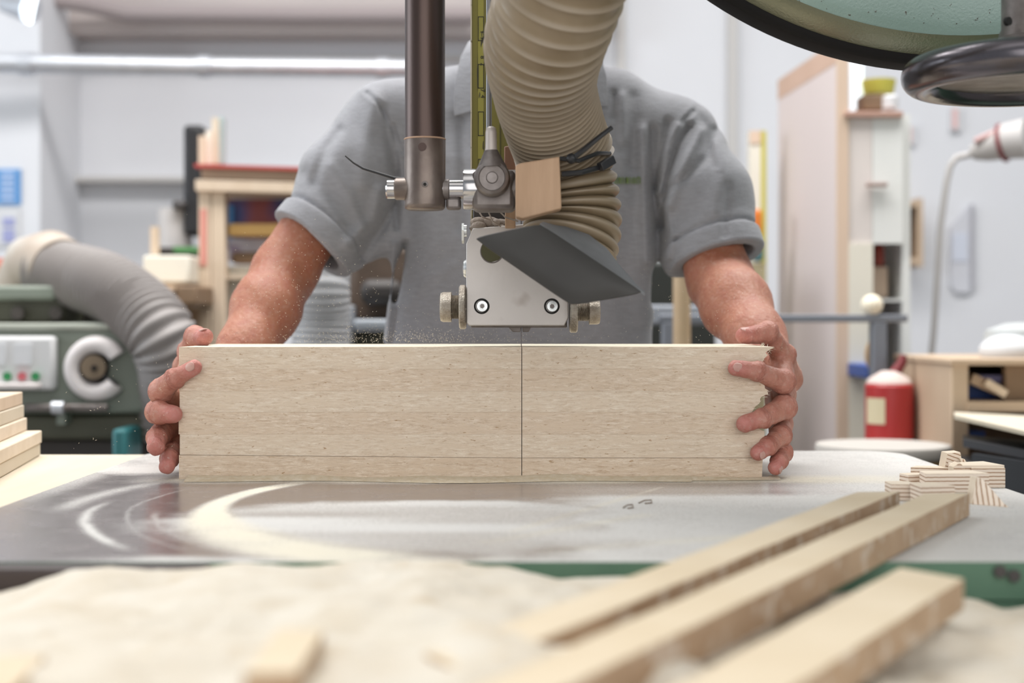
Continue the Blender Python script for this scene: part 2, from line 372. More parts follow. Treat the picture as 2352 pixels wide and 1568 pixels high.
# ---- planer with hose on the left
YP = 2.9
t = thing('planer', (W(150, 0, YP).x, YP + .3, 0), 'sage green woodworking machine with a white dial and push buttons', 'machine')
def part(name, b, m, par=t, **k): return obj(name, b, m, par, **k)
fb = lambda *a: B().pbox(*a)
b = B(); p0 = [W(-420, 752, YP), W(322, 738, YP), W(352, 905, YP), W(330, 950, YP), W(-420, 950, YP)]
b.prism(p0, (0, .5, 0)); part('head', b, M_castsage, t, bevel=.012, seg=3)
part('top_edge', fb(-420, 305, 742, 757, YP - .012, .3), mat('pale_sage_edge', (0.42, 0.44, 0.38), .5), t, bevel=.004)
b = fb(-420, 345, 950, 1010, YP + .02, .5); part('lower_casting', b, M_castolive, t, bevel=.01)
b = B(); b.box(W(-420, 0, YP).x, W(330, 0, YP).x, YP + .06, YP + .5, 0, W(0, 1008, YP).z); part('base', b, M_darkiron, t, bevel=.01)
part('upper_housing', fb(-420, 150, 662, 744, YP + .12, .3), M_castolive, t, bevel=.01)
part('housing_lid', fb(-420, 128, 655, 690, YP + .10, .3), M_castsage, t, bevel=.008)
for px in (40, 128): part('knob', B().cyl(W(px, 720, YP + .12), W(px, 720, YP + .08), .014, .012), M_darkiron, t)
b = B(); b.cyl(W(150, 716, YP + .32), W(330, 716, YP + .32), .075, n=36); part('motor', b, M_darkiron, t, bevel=.006)
# dial
c = W(222, 846, YP - .02); b = B()
b.torus(c, (0, 1, 0), .0485, .0175, 64, 16, math.radians(40), math.radians(328), ref=(1, 0, 0))
part('dial_ring', b, mat('pinkish_white_enamel', (0.74, 0.69, 0.68), .45), t, smooth=60)
part('dial_hub', B().lathe([(.034, 0), (.034, .02), (.030, .028), (.018, .030)], W(214, 843, YP), (0, -1, 0)), M_darkiron, t)
part('dial_face', B().cyl(W(214, 843, YP - .03), W(214, 843, YP - .034), .0245), mat('brass_brown', (0.20, 0.15, 0.10), .5, .3), t)
part('dial_spindle', B().cyl(W(216, 845, YP - .033), W(216, 845, YP - .045), .006), M_dark, t)
part('dial_pointer', B().obox(W(236, 862, YP - .02), W(270, 882, YP - .02), .012, .006), M_black, t)
# control panel
cp = part('control_panel', fb(-300, 124, 772, 896, YP - .03, .03), mat('control_panel_white', (0.66, 0.66, 0.665), .5), t, bevel=.008)
part('display', fb(33, 72, 790, 838, YP - .034, .006), M_paper, t)
part('display', fb(-90, 12, 790, 838, YP - .034, .006), M_paper, t)
for px, m in ((16, M_btn_g), (50, M_btn_r), (81, M_btn_g)):
    part('push_button', B().cyl(W(px, 864, YP - .03), W(px, 864, YP - .045), .0085), m, t, label='green push button' if m is M_btn_g else 'red push button')
part('panel_ledge', fb(-300, 84, 880, 893, YP - .06, .04), mat('pale_pink_ledge', (.74, .68, .66), .5), t, bevel=.003)
part('guide_bar', B().cyl(W(60, 936, YP - .03), W(248, 936, YP - .03), .0085), M_steel, t)
part('bar_clamp', B().cyl(W(121, 936, YP - .03), W(148, 936, YP - .03), .0135), M_galv, t)
part('bar_bracket', fb(130, 150, 944, 975, YP - .02, .04), M_castsage, t)
part('side_lever', B().obox(W(318, 770, YP - .02), W(352, 856, YP - .02), .022, .02), M_castsage, t, bevel=.004)
part('side_handle', B().tube([W(340, 845, YP - .03), W(352, 836, YP - .03), W(366, 818, YP - .03)], .011, 14), M_steel, t)
part('feed_table', fb(270, 420, 918, 942, YP + .05, .3), M_steel, t, bevel=.003)
tag(obj('teal_bin', B().pbox(256, 290, 985, 1200, YP - .12, .12), M_teal, bevel=.008), 'dark teal bin standing under the left machine', 'bin')

def ribbed(pts, r, pitch, amp, n=40, shape=lambda f: math.cos(2 * math.pi * f), steps=8, pitchf=None, sub=24):
    """corrugated hose along a Catmull-Rom line; pitchf(t) scales the rib pitch"""
    P = [Vector(p) for p in pts]; P = [2 * P[0] - P[1]] + P + [2 * P[-1] - P[-2]]
    rr = [r] * len(pts) if not hasattr(r, '__len__') else list(r); rr = [rr[0]] + rr + [rr[-1]]
    C = []; R = []; T = []
    for i in range(1, len(P) - 2):
        for k in range(sub):
            f = k / sub; a, b_, c_, d_ = P[i - 1:i + 3]
            C.append(.5 * ((2 * b_) + (c_ - a) * f + (2 * a - 5 * b_ + 4 * c_ - d_) * f * f + (3 * b_ - a - 3 * c_ + d_) * f ** 3))
            R.append(rr[i] * (1 - f) + rr[i + 1] * f); T.append((i - 1 + f) / (len(P) - 3))
    s = [0]
    for a, c_ in zip(C[:-1], C[1:]): s.append(s[-1] + (c_ - a).length)
    out = []; rad = []; ph = 0; x = 0; L = s[-1]
    C = np.array([tuple(c) for c in C]); s = np.array(s); R = np.array(R); T = np.array(T)
    while x < L:
        tt = float(np.interp(x, s, T)); p = pitch * (pitchf(tt) if pitchf else 1)
        c = Vector([float(np.interp(x, s, C[:, k])) for k in range(3)])
        out.append(c); rad.append(float(np.interp(x, s, R)) * (1 + (amp(tt) if callable(amp) else amp) * (shape(ph % 1.0, tt) if shape.__code__.co_argcount == 2 else shape(ph % 1.0))))
        x += p / steps; ph += 1 / steps
    return out, rad
t = thing('dust_hose', W(230, 800, YP + .2), 'grey corrugated hose arching over the green machine on the left', 'hose')
YH = YP - .02
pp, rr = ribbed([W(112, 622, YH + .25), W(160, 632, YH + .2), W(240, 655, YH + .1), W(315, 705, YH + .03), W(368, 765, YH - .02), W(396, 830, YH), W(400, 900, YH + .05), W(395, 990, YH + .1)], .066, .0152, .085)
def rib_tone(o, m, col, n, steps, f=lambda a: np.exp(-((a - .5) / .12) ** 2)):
    """second colour of the hose on its ribs (or shade painted in its valleys)"""
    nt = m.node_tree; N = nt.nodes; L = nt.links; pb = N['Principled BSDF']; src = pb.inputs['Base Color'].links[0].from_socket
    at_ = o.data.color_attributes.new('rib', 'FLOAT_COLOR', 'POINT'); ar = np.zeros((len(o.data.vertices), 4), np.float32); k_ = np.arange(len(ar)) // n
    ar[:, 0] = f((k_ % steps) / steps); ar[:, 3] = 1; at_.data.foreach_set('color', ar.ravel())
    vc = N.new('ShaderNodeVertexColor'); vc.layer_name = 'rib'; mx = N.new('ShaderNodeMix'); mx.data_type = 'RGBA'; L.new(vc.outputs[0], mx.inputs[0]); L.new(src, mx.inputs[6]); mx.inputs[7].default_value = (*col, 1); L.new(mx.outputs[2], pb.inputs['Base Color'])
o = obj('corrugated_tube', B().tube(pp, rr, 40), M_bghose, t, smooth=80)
rib_tone(o, M_bghose, (.10, .085, .08), 40, 8, lambda a: np.exp(-((a - .5) / .2) ** 2) * .9)  # dark valleys: shade between the ribs put into the hose colour
b = B(); b.tube([W(60, 720, YH + .32), W(62, 650, YH + .32), W(80, 608, YH + .3), W(116, 604, YH + .26), W(140, 620, YH + .22)], [.066, .067, .069, .072, .070], 36)
obj('elbow', b, mat('dusty_beige_elbow', (.46, .38, .31), .6, col2=(.62, .59, .54), scale=5, contrast=(.4, .6)), t, smooth=80)

# ---- rack with picture boards behind the man
YR = 3.7
t = thing('timber_rack', (W(600, 0, YR).x, YR + .2, 0), 'pale timber rack with a red topped shelf left of the man', 'rack')
zt = lambda py, Y=YR: W(0, py, Y).z
X = lambda px, Y=YR: W(px, 0, Y).x
for px0, px1 in ((456, 484), (486, 516)): obj('post', B().box(X(px0), X(px1), YR, YR + .05, 0, zt(420)), M_pine, t, bevel=.003)
obj('post', B().box(X(905), X(935), YR, YR + .05, 0, zt(420)), M_pine, t, bevel=.003)
b = B(); b.hexa([W(448, 438, YR - .02), W(940, 452, YR - .02), W(940, 452, YR - .02) + Vector((0, .5, 0)), W(448, 438, YR - .02) + Vector((0, .5, 0)), W(448, 412, YR - .02), W(940, 426, YR - .02), W(940, 426, YR - .02) + Vector((0, .5, 0)), W(448, 412, YR - .02) + Vector((0, .5, 0))])
obj('rail', b, M_pine, t, bevel=.003)
b = B(); b.hexa([W(462, 410, YR), W(940, 424, YR), W(940, 424, YR) + Vector((0, .5, 0)), W(462, 410, YR) + Vector((0, .5, 0)), W(462, 383, YR), W(940, 399, YR), W(940, 399, YR) + Vector((0, .5, 0)), W(462, 383, YR) + Vector((0, .5, 0))])
obj('shelf', b, M_tan, t, bevel=.002)
b = B(); b.hexa([W(446, 383, YR - .03), W(940, 398, YR - .03), W(940, 398, YR - .03) + Vector((0, .55, 0)), W(446, 383, YR - .03) + Vector((0, .55, 0)), W(446, 376, YR - .03), W(940, 391, YR - .03), W(940, 391, YR - .03) + Vector((0, .55, 0)), W(446, 376, YR - .03) + Vector((0, .55, 0))])
obj('red_edging', b, M_redpaint, t)
obj('red_marking', B().pbox(460, 474, 480, 610, YR - .004, .004), M_coral, t)
b = B(); b.box(X(450), X(940), YR + .02, YR + .5, zt(640), zt(630)); obj('shelf', b, M_pine, t)
b = B(); b.box(X(450), X(940), YR + .02, YR + .5, .30, .33); obj('shelf', b, M_pine, t)
YQ = YR + .12
t = thing('picture_board', W(590, 545, YQ), 'dark blue board with a red print inside the rack', 'picture')
obj('board', B().pbox(506, 900, 457, 550, YQ, .02), M_art, t)
obj('blue_patch', B().pbox(506, 536, 470, 570, YQ - .004, .004), M_artblue, t)
tag(obj('ochre_plank', B().pbox(524, 860, 514, 542, YQ - .1, .04), M_ochre, bevel=.003), 'ochre brown plank standing under the blue board in the rack', 'plank')
t = thing('paper_stack', W(580, 625, YQ), 'white and violet folded papers on the rack shelf', 'papers')
obj('papers', B().pbox(526, 800, 548, 600, YQ - .02, .1), mat('mottled_white_violet', (.62, .58, .62), .7, col2=(.25, .15, .25), scale=12, contrast=(.5, .62)), t)
tag(obj('brown_bundle', B().pbox(530, 596, 578, 606, YQ - .06, .06), M_brown, bevel=.01), 'small dark brown bundle under the ochre plank', 'bundle')
tag(obj('cream_board', B().pbox(518, 840, 610, 735, YR + .08, .02), M_cream), 'cream board leaning in the lower part of the timber rack', 'board')
for i, (a, c, top, m, lb) in enumerate(((456, 470, 312, M_pine, 'short pale batten standing upright on the rack, left end'), (472, 484, 300, M_cream, 'taller cream batten standing upright on the rack'), (486, 500, 270, M_benchply, 'tall pale plywood strip standing on the rack'), (502, 511, 268, mat('pale_teal_edge', (.42, .56, .56), .6), 'thin pale teal strip standing on the rack'))):
    tag(obj('upright_batten', B().pbox(a, c, top, 376, YR + .06 + i * .02, .05), m), lb, 'batten')
# pillar drill
YD = 4.1
t = thing('pillar_drill', W(430, 620, YD), 'black column machine standing behind the timber rack', 'machine')
obj('column', B().pbox(420, 466, 286, 540, YD, .10), M_black, t, bevel=.012)
obj('arm', B().pbox(393, 425, 458, 480, YD - .03, .08), mat('dark_grey_iron', (.07, .065, .065), .5), t, bevel=.01)
b = B(); b.cyl(W(402, 480, YD + .05), W(402, 575, YD + .05), .050, n=32); obj('grey_housing', b, M_lampgrey, t)
obj('base_plate', B().pbox(360, 455, 568, 580, YD - .05, .2), M_darkiron, t)
obj('stand', B().box(X(365, YD), X(450, YD), YD, YD + .15, 0, zt(580, YD)), M_darkiron, t)
tag(obj('green_tray', B().pbox(398, 455, 566, 578, 3.85, .12), mat('leaf_green', (.10, .28, .10), .6)), 'small green tray beside the black column machine', 'tray')
tag(obj('cream_crate', B().pbox(328, 436, 586, 650, 3.6, .3), M_cream, bevel=.006), 'cream crate behind the grey hose arch', 'crate')
tag(obj('short_batten', B().pbox(345, 360, 520, 584, 3.65, .03), M_pine), 'short pale batten standing on the cream crate', 'batten')
tag(obj('brown_carton', B().pbox(404, 452, 655, 700, 3.5, .2), M_brown, bevel=.006), 'brown carton between hose arch and rack posts', 'carton')
tag(obj('tan_offcut', B().pbox(370, 402, 652, 668, 3.5, .2), M_tan), 'tan offcut lying beside the brown carton', 'offcut')

t = thing('workbench', (W(400, 0, 3.7).x, 3.75, 0), 'timber bench behind the green machine carrying crates', 'bench')
obj('bench_top', B().box(-1.55, -.835, 3.4, 3.97, zt(668, 3.6) - .04, zt(668, 3.6) - .0), M_tan, t)
for x in (-1.5, -.9):
    for y in (3.45, 3.88): obj('leg', B().box(x, x + .06, y, y + .06, 0, zt(668, 3.6) - .04), M_tan, t)

# ---- things seen between arm and body
Y2 = 2.75
t = thing('extraction_hose', W(740, 700, Y2), 'pale grey corrugated hose hanging behind the right forearm', 'hose')
pp, rr = ribbed([W(735, 560, Y2 + .1), W(738, 640, Y2), W(738, 740, Y2), W(736, 840, Y2), W(734, 1300, Y2), Vector((W(734, 0, Y2).x, Y2 + .02, .0))], .055, .012, .02)
obj('corrugated_tube', B().tube(pp, rr, 36), M_bghose2, t, smooth=80)
t = thing('lathe', (W(860, 0, 3.1).x, 3.1, 0), 'dark brown machine seen between forearm and shirt', 'machine')
obj('body', B().pbox(800, 960, 560, 745, 3.1, .25), mat('dark_umber', (.075, .05, .035), .6, col2=(.15, .10, .07), scale=8), t, bevel=.02)
obj('spindle_box', B().pbox(826, 920, 640, 700, 3.03, .1), M_darkiron, t, bevel=.02)
obj('grey_slide', B().pbox(812, 890, 733, 758, 3.0, .12), mat('pale_blue_grey', (.38, .41, .45), .5), t, bevel=.006)
obj('grey_post', B().pbox(790, 812, 700, 860, 3.02, .06), mat('blue_grey', (.27, .28, .30), .5), t, bevel=.006)
obj('green_bed', B().pbox(800, 960, 760, 860, 3.05, .2), M_castolive, t, bevel=.01)
obj('leg', B().box(W(800, 0, 3.1).x, W(960, 0, 3.1).x, 3.1, 3.3, 0, W(0, 860, 3.1).z), M_darkiron, t)
obj('pinkish_cover', B().pbox(772, 792, 600, 860, 3.2, .05), mat('dull_rose', (.34, .26, .25), .6), t)

# ---- right side
YC = 3.45; YC2 = 4.02; YT = 3.1
t = thing('wardrobe_carcass', (.82, 3.7, 0), 'tall pinkish plywood cabinet standing side on, right of the man', 'cabinet')
zc = EYE + (HZ - 185) / FPX * YC2
xn = W(1920, 0, YC).x; xf = W(1787, 0, YC2).x
b = B(); b.hexa([(xn, YC, 0), (xn + .03, YC, 0), (xf + .03, YC2, 0), (xf, YC2, 0), (xn, YC, zc - .055), (xn + .03, YC, zc - .055), (xf + .03, YC2, zc - .055), (xf, YC2, zc - .055)])
obj('side_panel', b, M_pink, t)
b = B(); b.hexa([(xn - .001, YC, zc - .055), (xn + .03, YC, zc - .055), (xf + .03, YC2, zc - .055), (xf - .001, YC2, zc - .055), (xn - .001, YC, zc), (xn + .03, YC, zc), (xf + .03, YC2, zc), (xf - .001, YC2, zc)])
obj('top_band', b, M_peach, t)
xr = W(2072, 0, YC).x
obj('front_edge', B().box(xn, xn + .026, YC - .02, YC, 0, zc), M_peachpale, t)
obj('back_panel', B().box(xf + .03, xr, YC2 - .02, YC2, 0, zc), M_offwhite, t)
obj('side_panel', B().box(xr, xr + .02, YC, YC2, 0, W(0, 262, YC).z), M_offwhite, t)
obj('cream_door', B().box(xn + .026, xn + .026 + S(55, YC), YC - .015, YC + .005, 0, W(0, 270, YC).z), M_skinpale, t)
obj('white_door', B().box(xn + .026 + S(56, YC), xr - .002, YC - .015, YC + .005, W(0, 560, YC).z, W(0, 270, YC).z), M_offwhite, t)
obj('handle', B().pbox(1992, 2040, 418, 428, YC - .04, .02), mat('brown_handle', (.36, .27, .24), .5), t, bevel=.003)
obj('shelf', B().pbox(1940, 2075, 255, 268, YC - .03, .4), mat('reddish_shelf', (.46, .28, .22), .6), t, bevel=.002)
obj('shelf', B().box(xn + .03, xr, YC, YC + .4, W(0, 692, YC).z, W(0, 686, YC).z), M_offwhite, t)
obj('pale_door', B().box(xn + .026, xn + .026 + S(56, YC), YC - .02, YC - .012, 0, W(0, 560, YC).z), M_cream, t)
tag(obj('yellow_tub', B().lathe([(.036, 0), (.042, .03), (.042, .034), (.034, .034)], W(2018, 216, YC + .08), (0, 0, 1)), M_ochretape), 'yellow tub on top of the brown box above the cabinet shelf', 'tub')
tag(obj('brown_box', B().pbox(1982, 2030, 217, 252, YC + .02, .12), M_brown, bevel=.003), 'dark brown box on the top shelf under the wheel', 'box')
tag(obj('white_jar', B().lathe([(.016, 0), (.02, .004), (.02, .03), (.012, .036)], W(2045, 252, YC + .02), (0, 0, 1)), M_paper), 'small pale jar beside the brown box on the top shelf', 'jar')
tag(obj('tube_lamp', B().cyl(W(1968, 254, YC + .1), W(1968, 90, YC + .1), .016), mat('lit_tube_glass', (.9, .95, 1), .3, emit=((.8, .93, 1), .9)), smooth=60), 'bright bluish white tube standing on the top cabinet shelf', 'lamp')
tag(obj('tan_carton', B().pbox(1998, 2040, 612, 684, YC + .05, .1), M_peachpale, bevel=.004), 'tan carton on the open cabinet shelf', 'carton')
tag(obj('teal_bottle', B().lathe([(.014, 0), (.016, .004), (.016, .05), (.007, .06), (.007, .07)], W(2001, 608, YC + .09), (0, 0, 1)), M_teal), 'small teal bottle on the tan carton', 'bottle')
tag(obj('red_bottle', B().lathe([(.012, 0), (.014, .004), (.013, .045), (.006, .055), (.006, .065)], W(2018, 611, YC + .07), (0, 0, 1)), mat('brick_red', (.36, .07, .05), .5)), 'small brick red bottle beside the teal bottle', 'bottle')
t = thing('warm_lamp', W(2003, 722, YT + .015), 'small round warm white lamp shade on the steel rail', 'lamp')
obj('shade', B().ball(W(2003, 700, YT + .015), .024, sc=(1, 1, .95)), M_warm, t, smooth=180)
obj('foot', B().cyl(W(2003, 722.5, YT + .015), W(2003, 712, YT + .015), .014, .008), M_lampgrey, t)
tag(obj('amber_jar', B().ball(W(2011, 815, YC - .3), .024, sc=(1, 1, 1.6)), mat('amber_glass', (.66, .44, .24), .4), smooth=180), 'amber oval jar behind the red canister', 'jar')
tag(obj('blue_crate', B().pbox(1990, 2035, 838, 870, 3.25, .2), M_blue, bevel=.004), 'blue crate behind the red canister', 'crate')

# steel trestle / rail
YT = 3.1
t = thing('steel_trestle', W(1800, 1000, YT), 'grey blue steel trestle frame behind the left arm', 'trestle')
b = B(); b.pbox(1515, 2086, 722, 740, YT, .03); obj('rail', b, M_greyblue, t, bevel=.003)
b = B(); b.pbox(1430, 1640, 700, 746, YT + .12, .04); obj('cross_bar', b, mat('pale_steel_blue', (.30, .32, .36), .5), t, bevel=.006)
for px in (2004, 1522): obj('leg', B().box(W(px, 0, YT).x, W(px + 34, 0, YT).x, YT, YT + .035, 0, W(0, 740, YT).z), M_greyblue, t, bevel=.003)
obj('foot_rail', B().box(W(1522, 0, YT).x, W(2038, 0, YT).x, YT, YT + .035, .25, .29), M_greyblue, t)
tag(obj('dark_cabinet', B().box(W(1440, 0, 3.5).x, W(1645, 0, 3.5).x, 3.5, 3.9, 0, W(0, 600, 3.5).z), mat('near_black_green', (.02, .022, .018), .6), bevel=.01), 'near black cupboard behind the shirt, right of the blade', 'cupboard')
tag(obj('pale_post', B().cyl((W(1566, 0, 2.9).x, 2.9, 0), W(1566, 600, 2.9), S(20, 2.9), n=32), mat('pale_tan_post', (.60, .45, .30), .6, col2=(.50, .35, .2), scale=6)), 'pale wooden post between the shirt and the left arm', 'post')
YL = 3.9
t = thing('leaning_plank', W(1740, 990, YL), 'tall pale plank with a yellow edge leaning by the left shoulder', 'plank')
obj('face', B().box(W(1722, 0, YL).x, W(1748, 0, YL).x, YL, YL + .04, 0, W(0, 300, YL).z), M_cream, t)
obj('yellow_edge', B().box(W(1748, 0, YL).x, W(1760, 0, YL).x, YL, YL + .04, 0, W(0, 300, YL).z), M_ochretape, t)
obj('top_stain', B().pbox(1722, 1748, 300, 330, YL - .003, .003), M_peachpale, t)
tag(obj('orange_clamp', B().pbox(1718, 1752, 480, 545, YL - .12, .06), M_orange, bevel=.01), 'orange tool hanging beside the left sleeve cuff', 'tool')
tag(obj('teal_clamp', B().pbox(1732, 1756, 548, 600, YL - .10, .05), mat('dull_teal', (.10, .22, .24), .6), bevel=.01), 'dull teal tool hanging below the orange tool', 'tool')
tag(obj('ochre_board', B().box(W(1722, 0, YL - .09).x, W(1758, 0, YL - .09).x, YL - .09, YL - .06, 0, W(0, 604, YL - .09).z), mat('dull_ochre_board', (.42, .36, .22), .6)), 'dull ochre board below the teal tool, left of the cabinet', 'board')

# wall items right
YW = YB - .02
for (px0, px1, py0, py1), lb in (((2078, 2102, 286, 332), 'small faded pink notice on the wall, nearer the cabinet'), ((2184, 2208, 244, 300), 'small faded pink notice on the wall below the handwheel')):
    t = thing('wall_notice', W((px0 + px1) / 2, py1, YW), lb, 'notice', 'faded pink notices on the white wall')
    obj('sheet', B().pbox(px0, px1, py0, py1, YW, .015), M_paper, t); obj('pink_print', B().pbox(px0 + 4, px1 - 8, py0 + 5, py1 - 5, YW - .004, .004), M_pinkpaper, t)
t = thing('pigeonhole_frame', W(2095, 610, YB - .1), 'tan wooden pigeonhole frame hung on the white wall', 'frame')
b = B()
b.pbox(2070, 2078, 462, 605, YB - .17, .17); b.pbox(2108, 2120, 455, 612, YB - .17, .17); b.pbox(2078, 2108, 462, 474, YB - .17, .17); b.pbox(2078, 2108, 592, 605, YB - .17, .17)
obj('frame_sides', b, M_tan, t); obj('back_board', B().pbox(2078, 2108, 470, 598, YB - .03, .02), M_peachpale, t)
t = thing('document_pouch', W(2208, 670, YW), 'long clear document pouch hanging on the white wall', 'pouch')
obj('pouch', B().prism([W(2184, 520, YW), W(2184, 655, YW), W(2196, 672, YW), W(2226, 672, YW), W(2236, 655, YW), W(2236, 470, YW), W(2228, 470, YW)], (0, .018, 0)), mat('grey_film', (.62, .63, .68), .4), t)
obj('insert', B().pbox(2188, 2222, 535, 600, YW - .004, .004), mat('pale_blue_print', (.62, .66, .76), .6), t)
obj('spine', B().pbox(2229, 2238, 470, 660, YW - .006, .006), mat('grey_spine', (.40, .40, .44), .5), t)
t = thing('swing_arm_lamp', W(2130, 1000, 3.6), 'pale grey swing arm lamp with a red striped head', 'lamp')
YA = 3.6
obj('arm', B().tube([W(2122, 985, YA), W(2145, 760, YA), W(2160, 520, YA), W(2174, 420, YA), W(2182, 382, YA), W(2196, 362, YA), W(2240, 352, YA)], .0085, 14), M_lampgrey, t, smooth=70)
obj('head', B().tube([W(2236, 350, YA), W(2262, 342, YA - .02), W(2310, 325, YA - .05), W(2360, 318, YA - .08)], [.02, .032, .045, .05], 24), M_lampgrey, t, smooth=60)
obj('red_stripe', B().torus(W(2303, 328, YA - .045), (W(2360, 318, YA - .08) - W(2262, 342, YA - .02)), .044, .006, 32, 8), M_darkred, t, smooth=70)
obj('cover', B().obox(W(2238, 325, YA - .03), W(2296, 300, YA - .05), .04, .012), M_pinkpaper, t, bevel=.003)
obj('base_clamp', B().cyl((W(2122, 0, YA).x, YA, 0), W(2122, 985, YA), .02), M_lampgrey, t)
# red canister
YR2 = 2.95
t = thing('red_canister', W(2055, 990, YR2), 'red canister with cream label and dark red handle', 'canister')
zb = W(0, 1060, YR2).z
obj('body', B().lathe([(.046, 0), (.05, .004), (.05, W(0, 888, YR2).z - zb), (.046, W(0, 882, YR2).z - zb)], (W(2057, 0, YR2).x, YR2 + .05, zb), (0, 0, 1)), M_red, t)
obj('shoulder', B().lathe([(.047, 0), (.042, .010), (.022, .022), (.014, .026)], (W(2057, 0, YR2).x, YR2 + .05, W(0, 882, YR2).z), (0, 0, 1)), mat('dusty_beige_shoulder', (.62, .52, .48), .7), t)
obj('handle', B().tube([W(2048, 866, YR2 + .05), W(2060, 850, YR2 + .05), W(2072, 832, YR2 + .05), W(2076, 815, YR2 + .05)], [.012, .012, .010, .007], 12), M_darkred, t, smooth=70)
b = B()
cx, cy = W(2057, 0, YR2).x, YR2 + .05
b.sheet([[(cx + .0512 * math.sin(a), cy - .0512 * math.cos(a), z) for a in np.linspace(-1.35, -.42, 10)] for z in (W(0, 975, YR2).z, W(0, 915, YR2).z)])
obj('label', b, mat('cream_label', (.70, .62, .42), .6), t)
t = thing('spray_bottle', W(2138, 1000, YR2 + .06), 'small orange and red spray bottle with dark cap', 'bottle')
obj('bottle', B().lathe([(.013, 0), (.015, .004), (.015, .07), (.008, .085)], (W(2138, 0, YR2 + .06).x, YR2 + .06, W(0, 1020, YR2).z), (0, 0, 1)), mat('orange_red_plastic', (.58, .20, .10), .5, col2=(.5, .3, .18), scale=20), t)
obj('cap', B().cyl(W(2138, 956, YR2 + .06), W(2138, 934, YR2 + .06), .008, .006), M_darkred, t)

# low shelf board carrying them, round pale table
t = thing('round_table', (W(2030, 0, 2.45).x, 2.5, 0), 'pale round plywood table behind the saw table corner', 'table')
zt2 = EYE - .262 * (2.5 / 3.1) 
zr = W(0, 1022, 2.6).z
c = (W(2034, 0, 2.6).x, 2.62, zr - .022)
obj('table_top', B().lathe([(.118, -.001), (.122, .003), (.122, .019), (.120, .022)], c, (0, 0, 1), n=64), mat('dusty_pale_ply', (.46, .43, .395), .8), t)
obj('table_rim', B().lathe([(.1175, -.03), (.1175, -.0015)], c, (0, 0, 1), n=64), M_ochre, t)
obj('pedestal', B().cyl((c[0], c[1], 0), (c[0], c[1], zr - .05), .04), M_tan, t)
t = thing('low_cabinet', (W(2080, 0, 3.1).x, 3.1, 0), 'pale low cupboard under the red canister', 'cupboard')
obj('carcass', B().box(W(1950, 0, 2.86).x, W(2135, 0, 2.86).x, 2.86, 3.085, 0, W(0, 1060, YR2).z), M_skinpale, t, bevel=.004)

# brown shelving on the far right
YS = 2.75
t = thing('shelf_unit', (W(2300, 0, YS).x, YS + .2, 0), 'brown timber shelf unit with open bays at the right edge', 'shelves')
x0 = W(2185, 0, YS).x; x1 = W(2760, 0, YS).x; zS = lambda py: W(0, py, YS).z
obj('side_panel', B().box(x0, x0 + S(40, YS), YS, YS + .4, 0, zS(826)), M_tan, t, bevel=.003)
obj('side_panel', B().box(x1, x1 + S(40, YS), YS, YS + .4, 0, zS(826)), M_tan, t, bevel=.003)
obj('back_panel', B().box(x0, x1, YS + .38, YS + .4, 0, zS(826)), M_brown, t)
obj('top_panel', B().box(x0 - .004, x1 + .03, YS - .01, YS + .4, zS(838), zS(824)), M_tan, t, bevel=.002)
obj('shelf', B().box(x0 + .03, x1, YS - .005, YS + .38, zS(945), zS(922)), M_tan, t)
obj('divider', B().box(W(2318, 0, YS).x, x1, YS + .02, YS + .04, zS(922), zS(830)), M_brown, t)
tag(obj('blue_tray', B().box(W(2228, 0, YS).x, W(2420, 0, YS).x, YS + .1, YS + .3, zS(922), zS(880)), M_blue, bevel=.004), 'blue tray inside the upper bay of the brown shelf unit', 'tray')
b = B(); b.obox(W(2228, 868, YS + .06), W(2312, 905, YS + .05), .05, .02); tag(obj('slanted_offcut', b, M_tan), 'tan offcut slanting across the blue tray', 'offcut')
b = B(); b.obox(W(2262, 876, YS + .02), W(2308, 905, YS + .015), .03, .015); tag(obj('pale_offcut', b, M_pine), 'smaller pale offcut lying on the slanting tan one', 'offcut')
tag(obj('violet_board', B().pbox(2238, 2420, 862, 878, YS + .05, .2), mat('violet_grey', (.17, .16, .30), .6)), 'violet grey board lying across the shelf bay', 'board')
tag(obj('blue_bin', B().pbox(2226, 2262, 990, 1014, YS + .1, .1), M_blue), 'blue bin showing under the plywood sheet', 'bin')
t = thing('dust_bag', W(2310, 822, YS + .1), 'white bundled sack with grey lid on the shelf unit', 'sack')
obj('sack', B().ball(W(2318, 806, YS + .15), .055, sc=(1.1, 1, .62)), M_paper, t, smooth=180)
obj('grey_cover', B().lathe([(.075, 0), (.07, .02), (.03, .034), (.0, .036)], W(2345, 780, YS + .2), (0, 0, 1)), mat('grey_lid', (.47, .49, .49), .6), t)
b = B(); b.hexa([W(2192, 962, 2.35), W(2700, 1080, 1.95), W(2700, 980, 2.75), W(2192, 952, 2.72), W(2192, 953, 2.35), W(2700, 1068, 1.95), W(2700, 972, 2.75), W(2192, 946, 2.72)])
tag(obj('plywood_sheet', b, M_benchply), 'pale plywood sheet jutting out of the brown shelf unit', 'sheet')
t = thing('black_cart', (W(2330, 0, 2.2).x, 2.3, 0), 'black metal cart behind the right end of the saw table', 'cart')
b = B(); b.hexa([W(2212, 1026, 2.3), W(2700, 1120, 2.0), W(2700, 1060, 2.48), W(2212, 1012, 2.48), W(2212, 1008, 2.3), W(2700, 1098, 2.0), W(2700, 1045, 2.48), W(2212, 998, 2.48)])
obj('top_rail', b, mat('grey_black_metal', (.05, .05, .055), .4), t)
b = B(); x0 = W(2228, 0, 2.35).x; b.box(x0, x0 + .7, 2.3, 2.47, .1, W(0, 1060, 2.35).z); obj('body', b, M_black, t, bevel=.01)
b = B(); b.obox(W(2240, 1076, 2.28), W(2700, 1150, 2.0), .02, .05); obj('drawer_front', b, mat('charcoal_metal', (.035, .037, .042), .5), t)
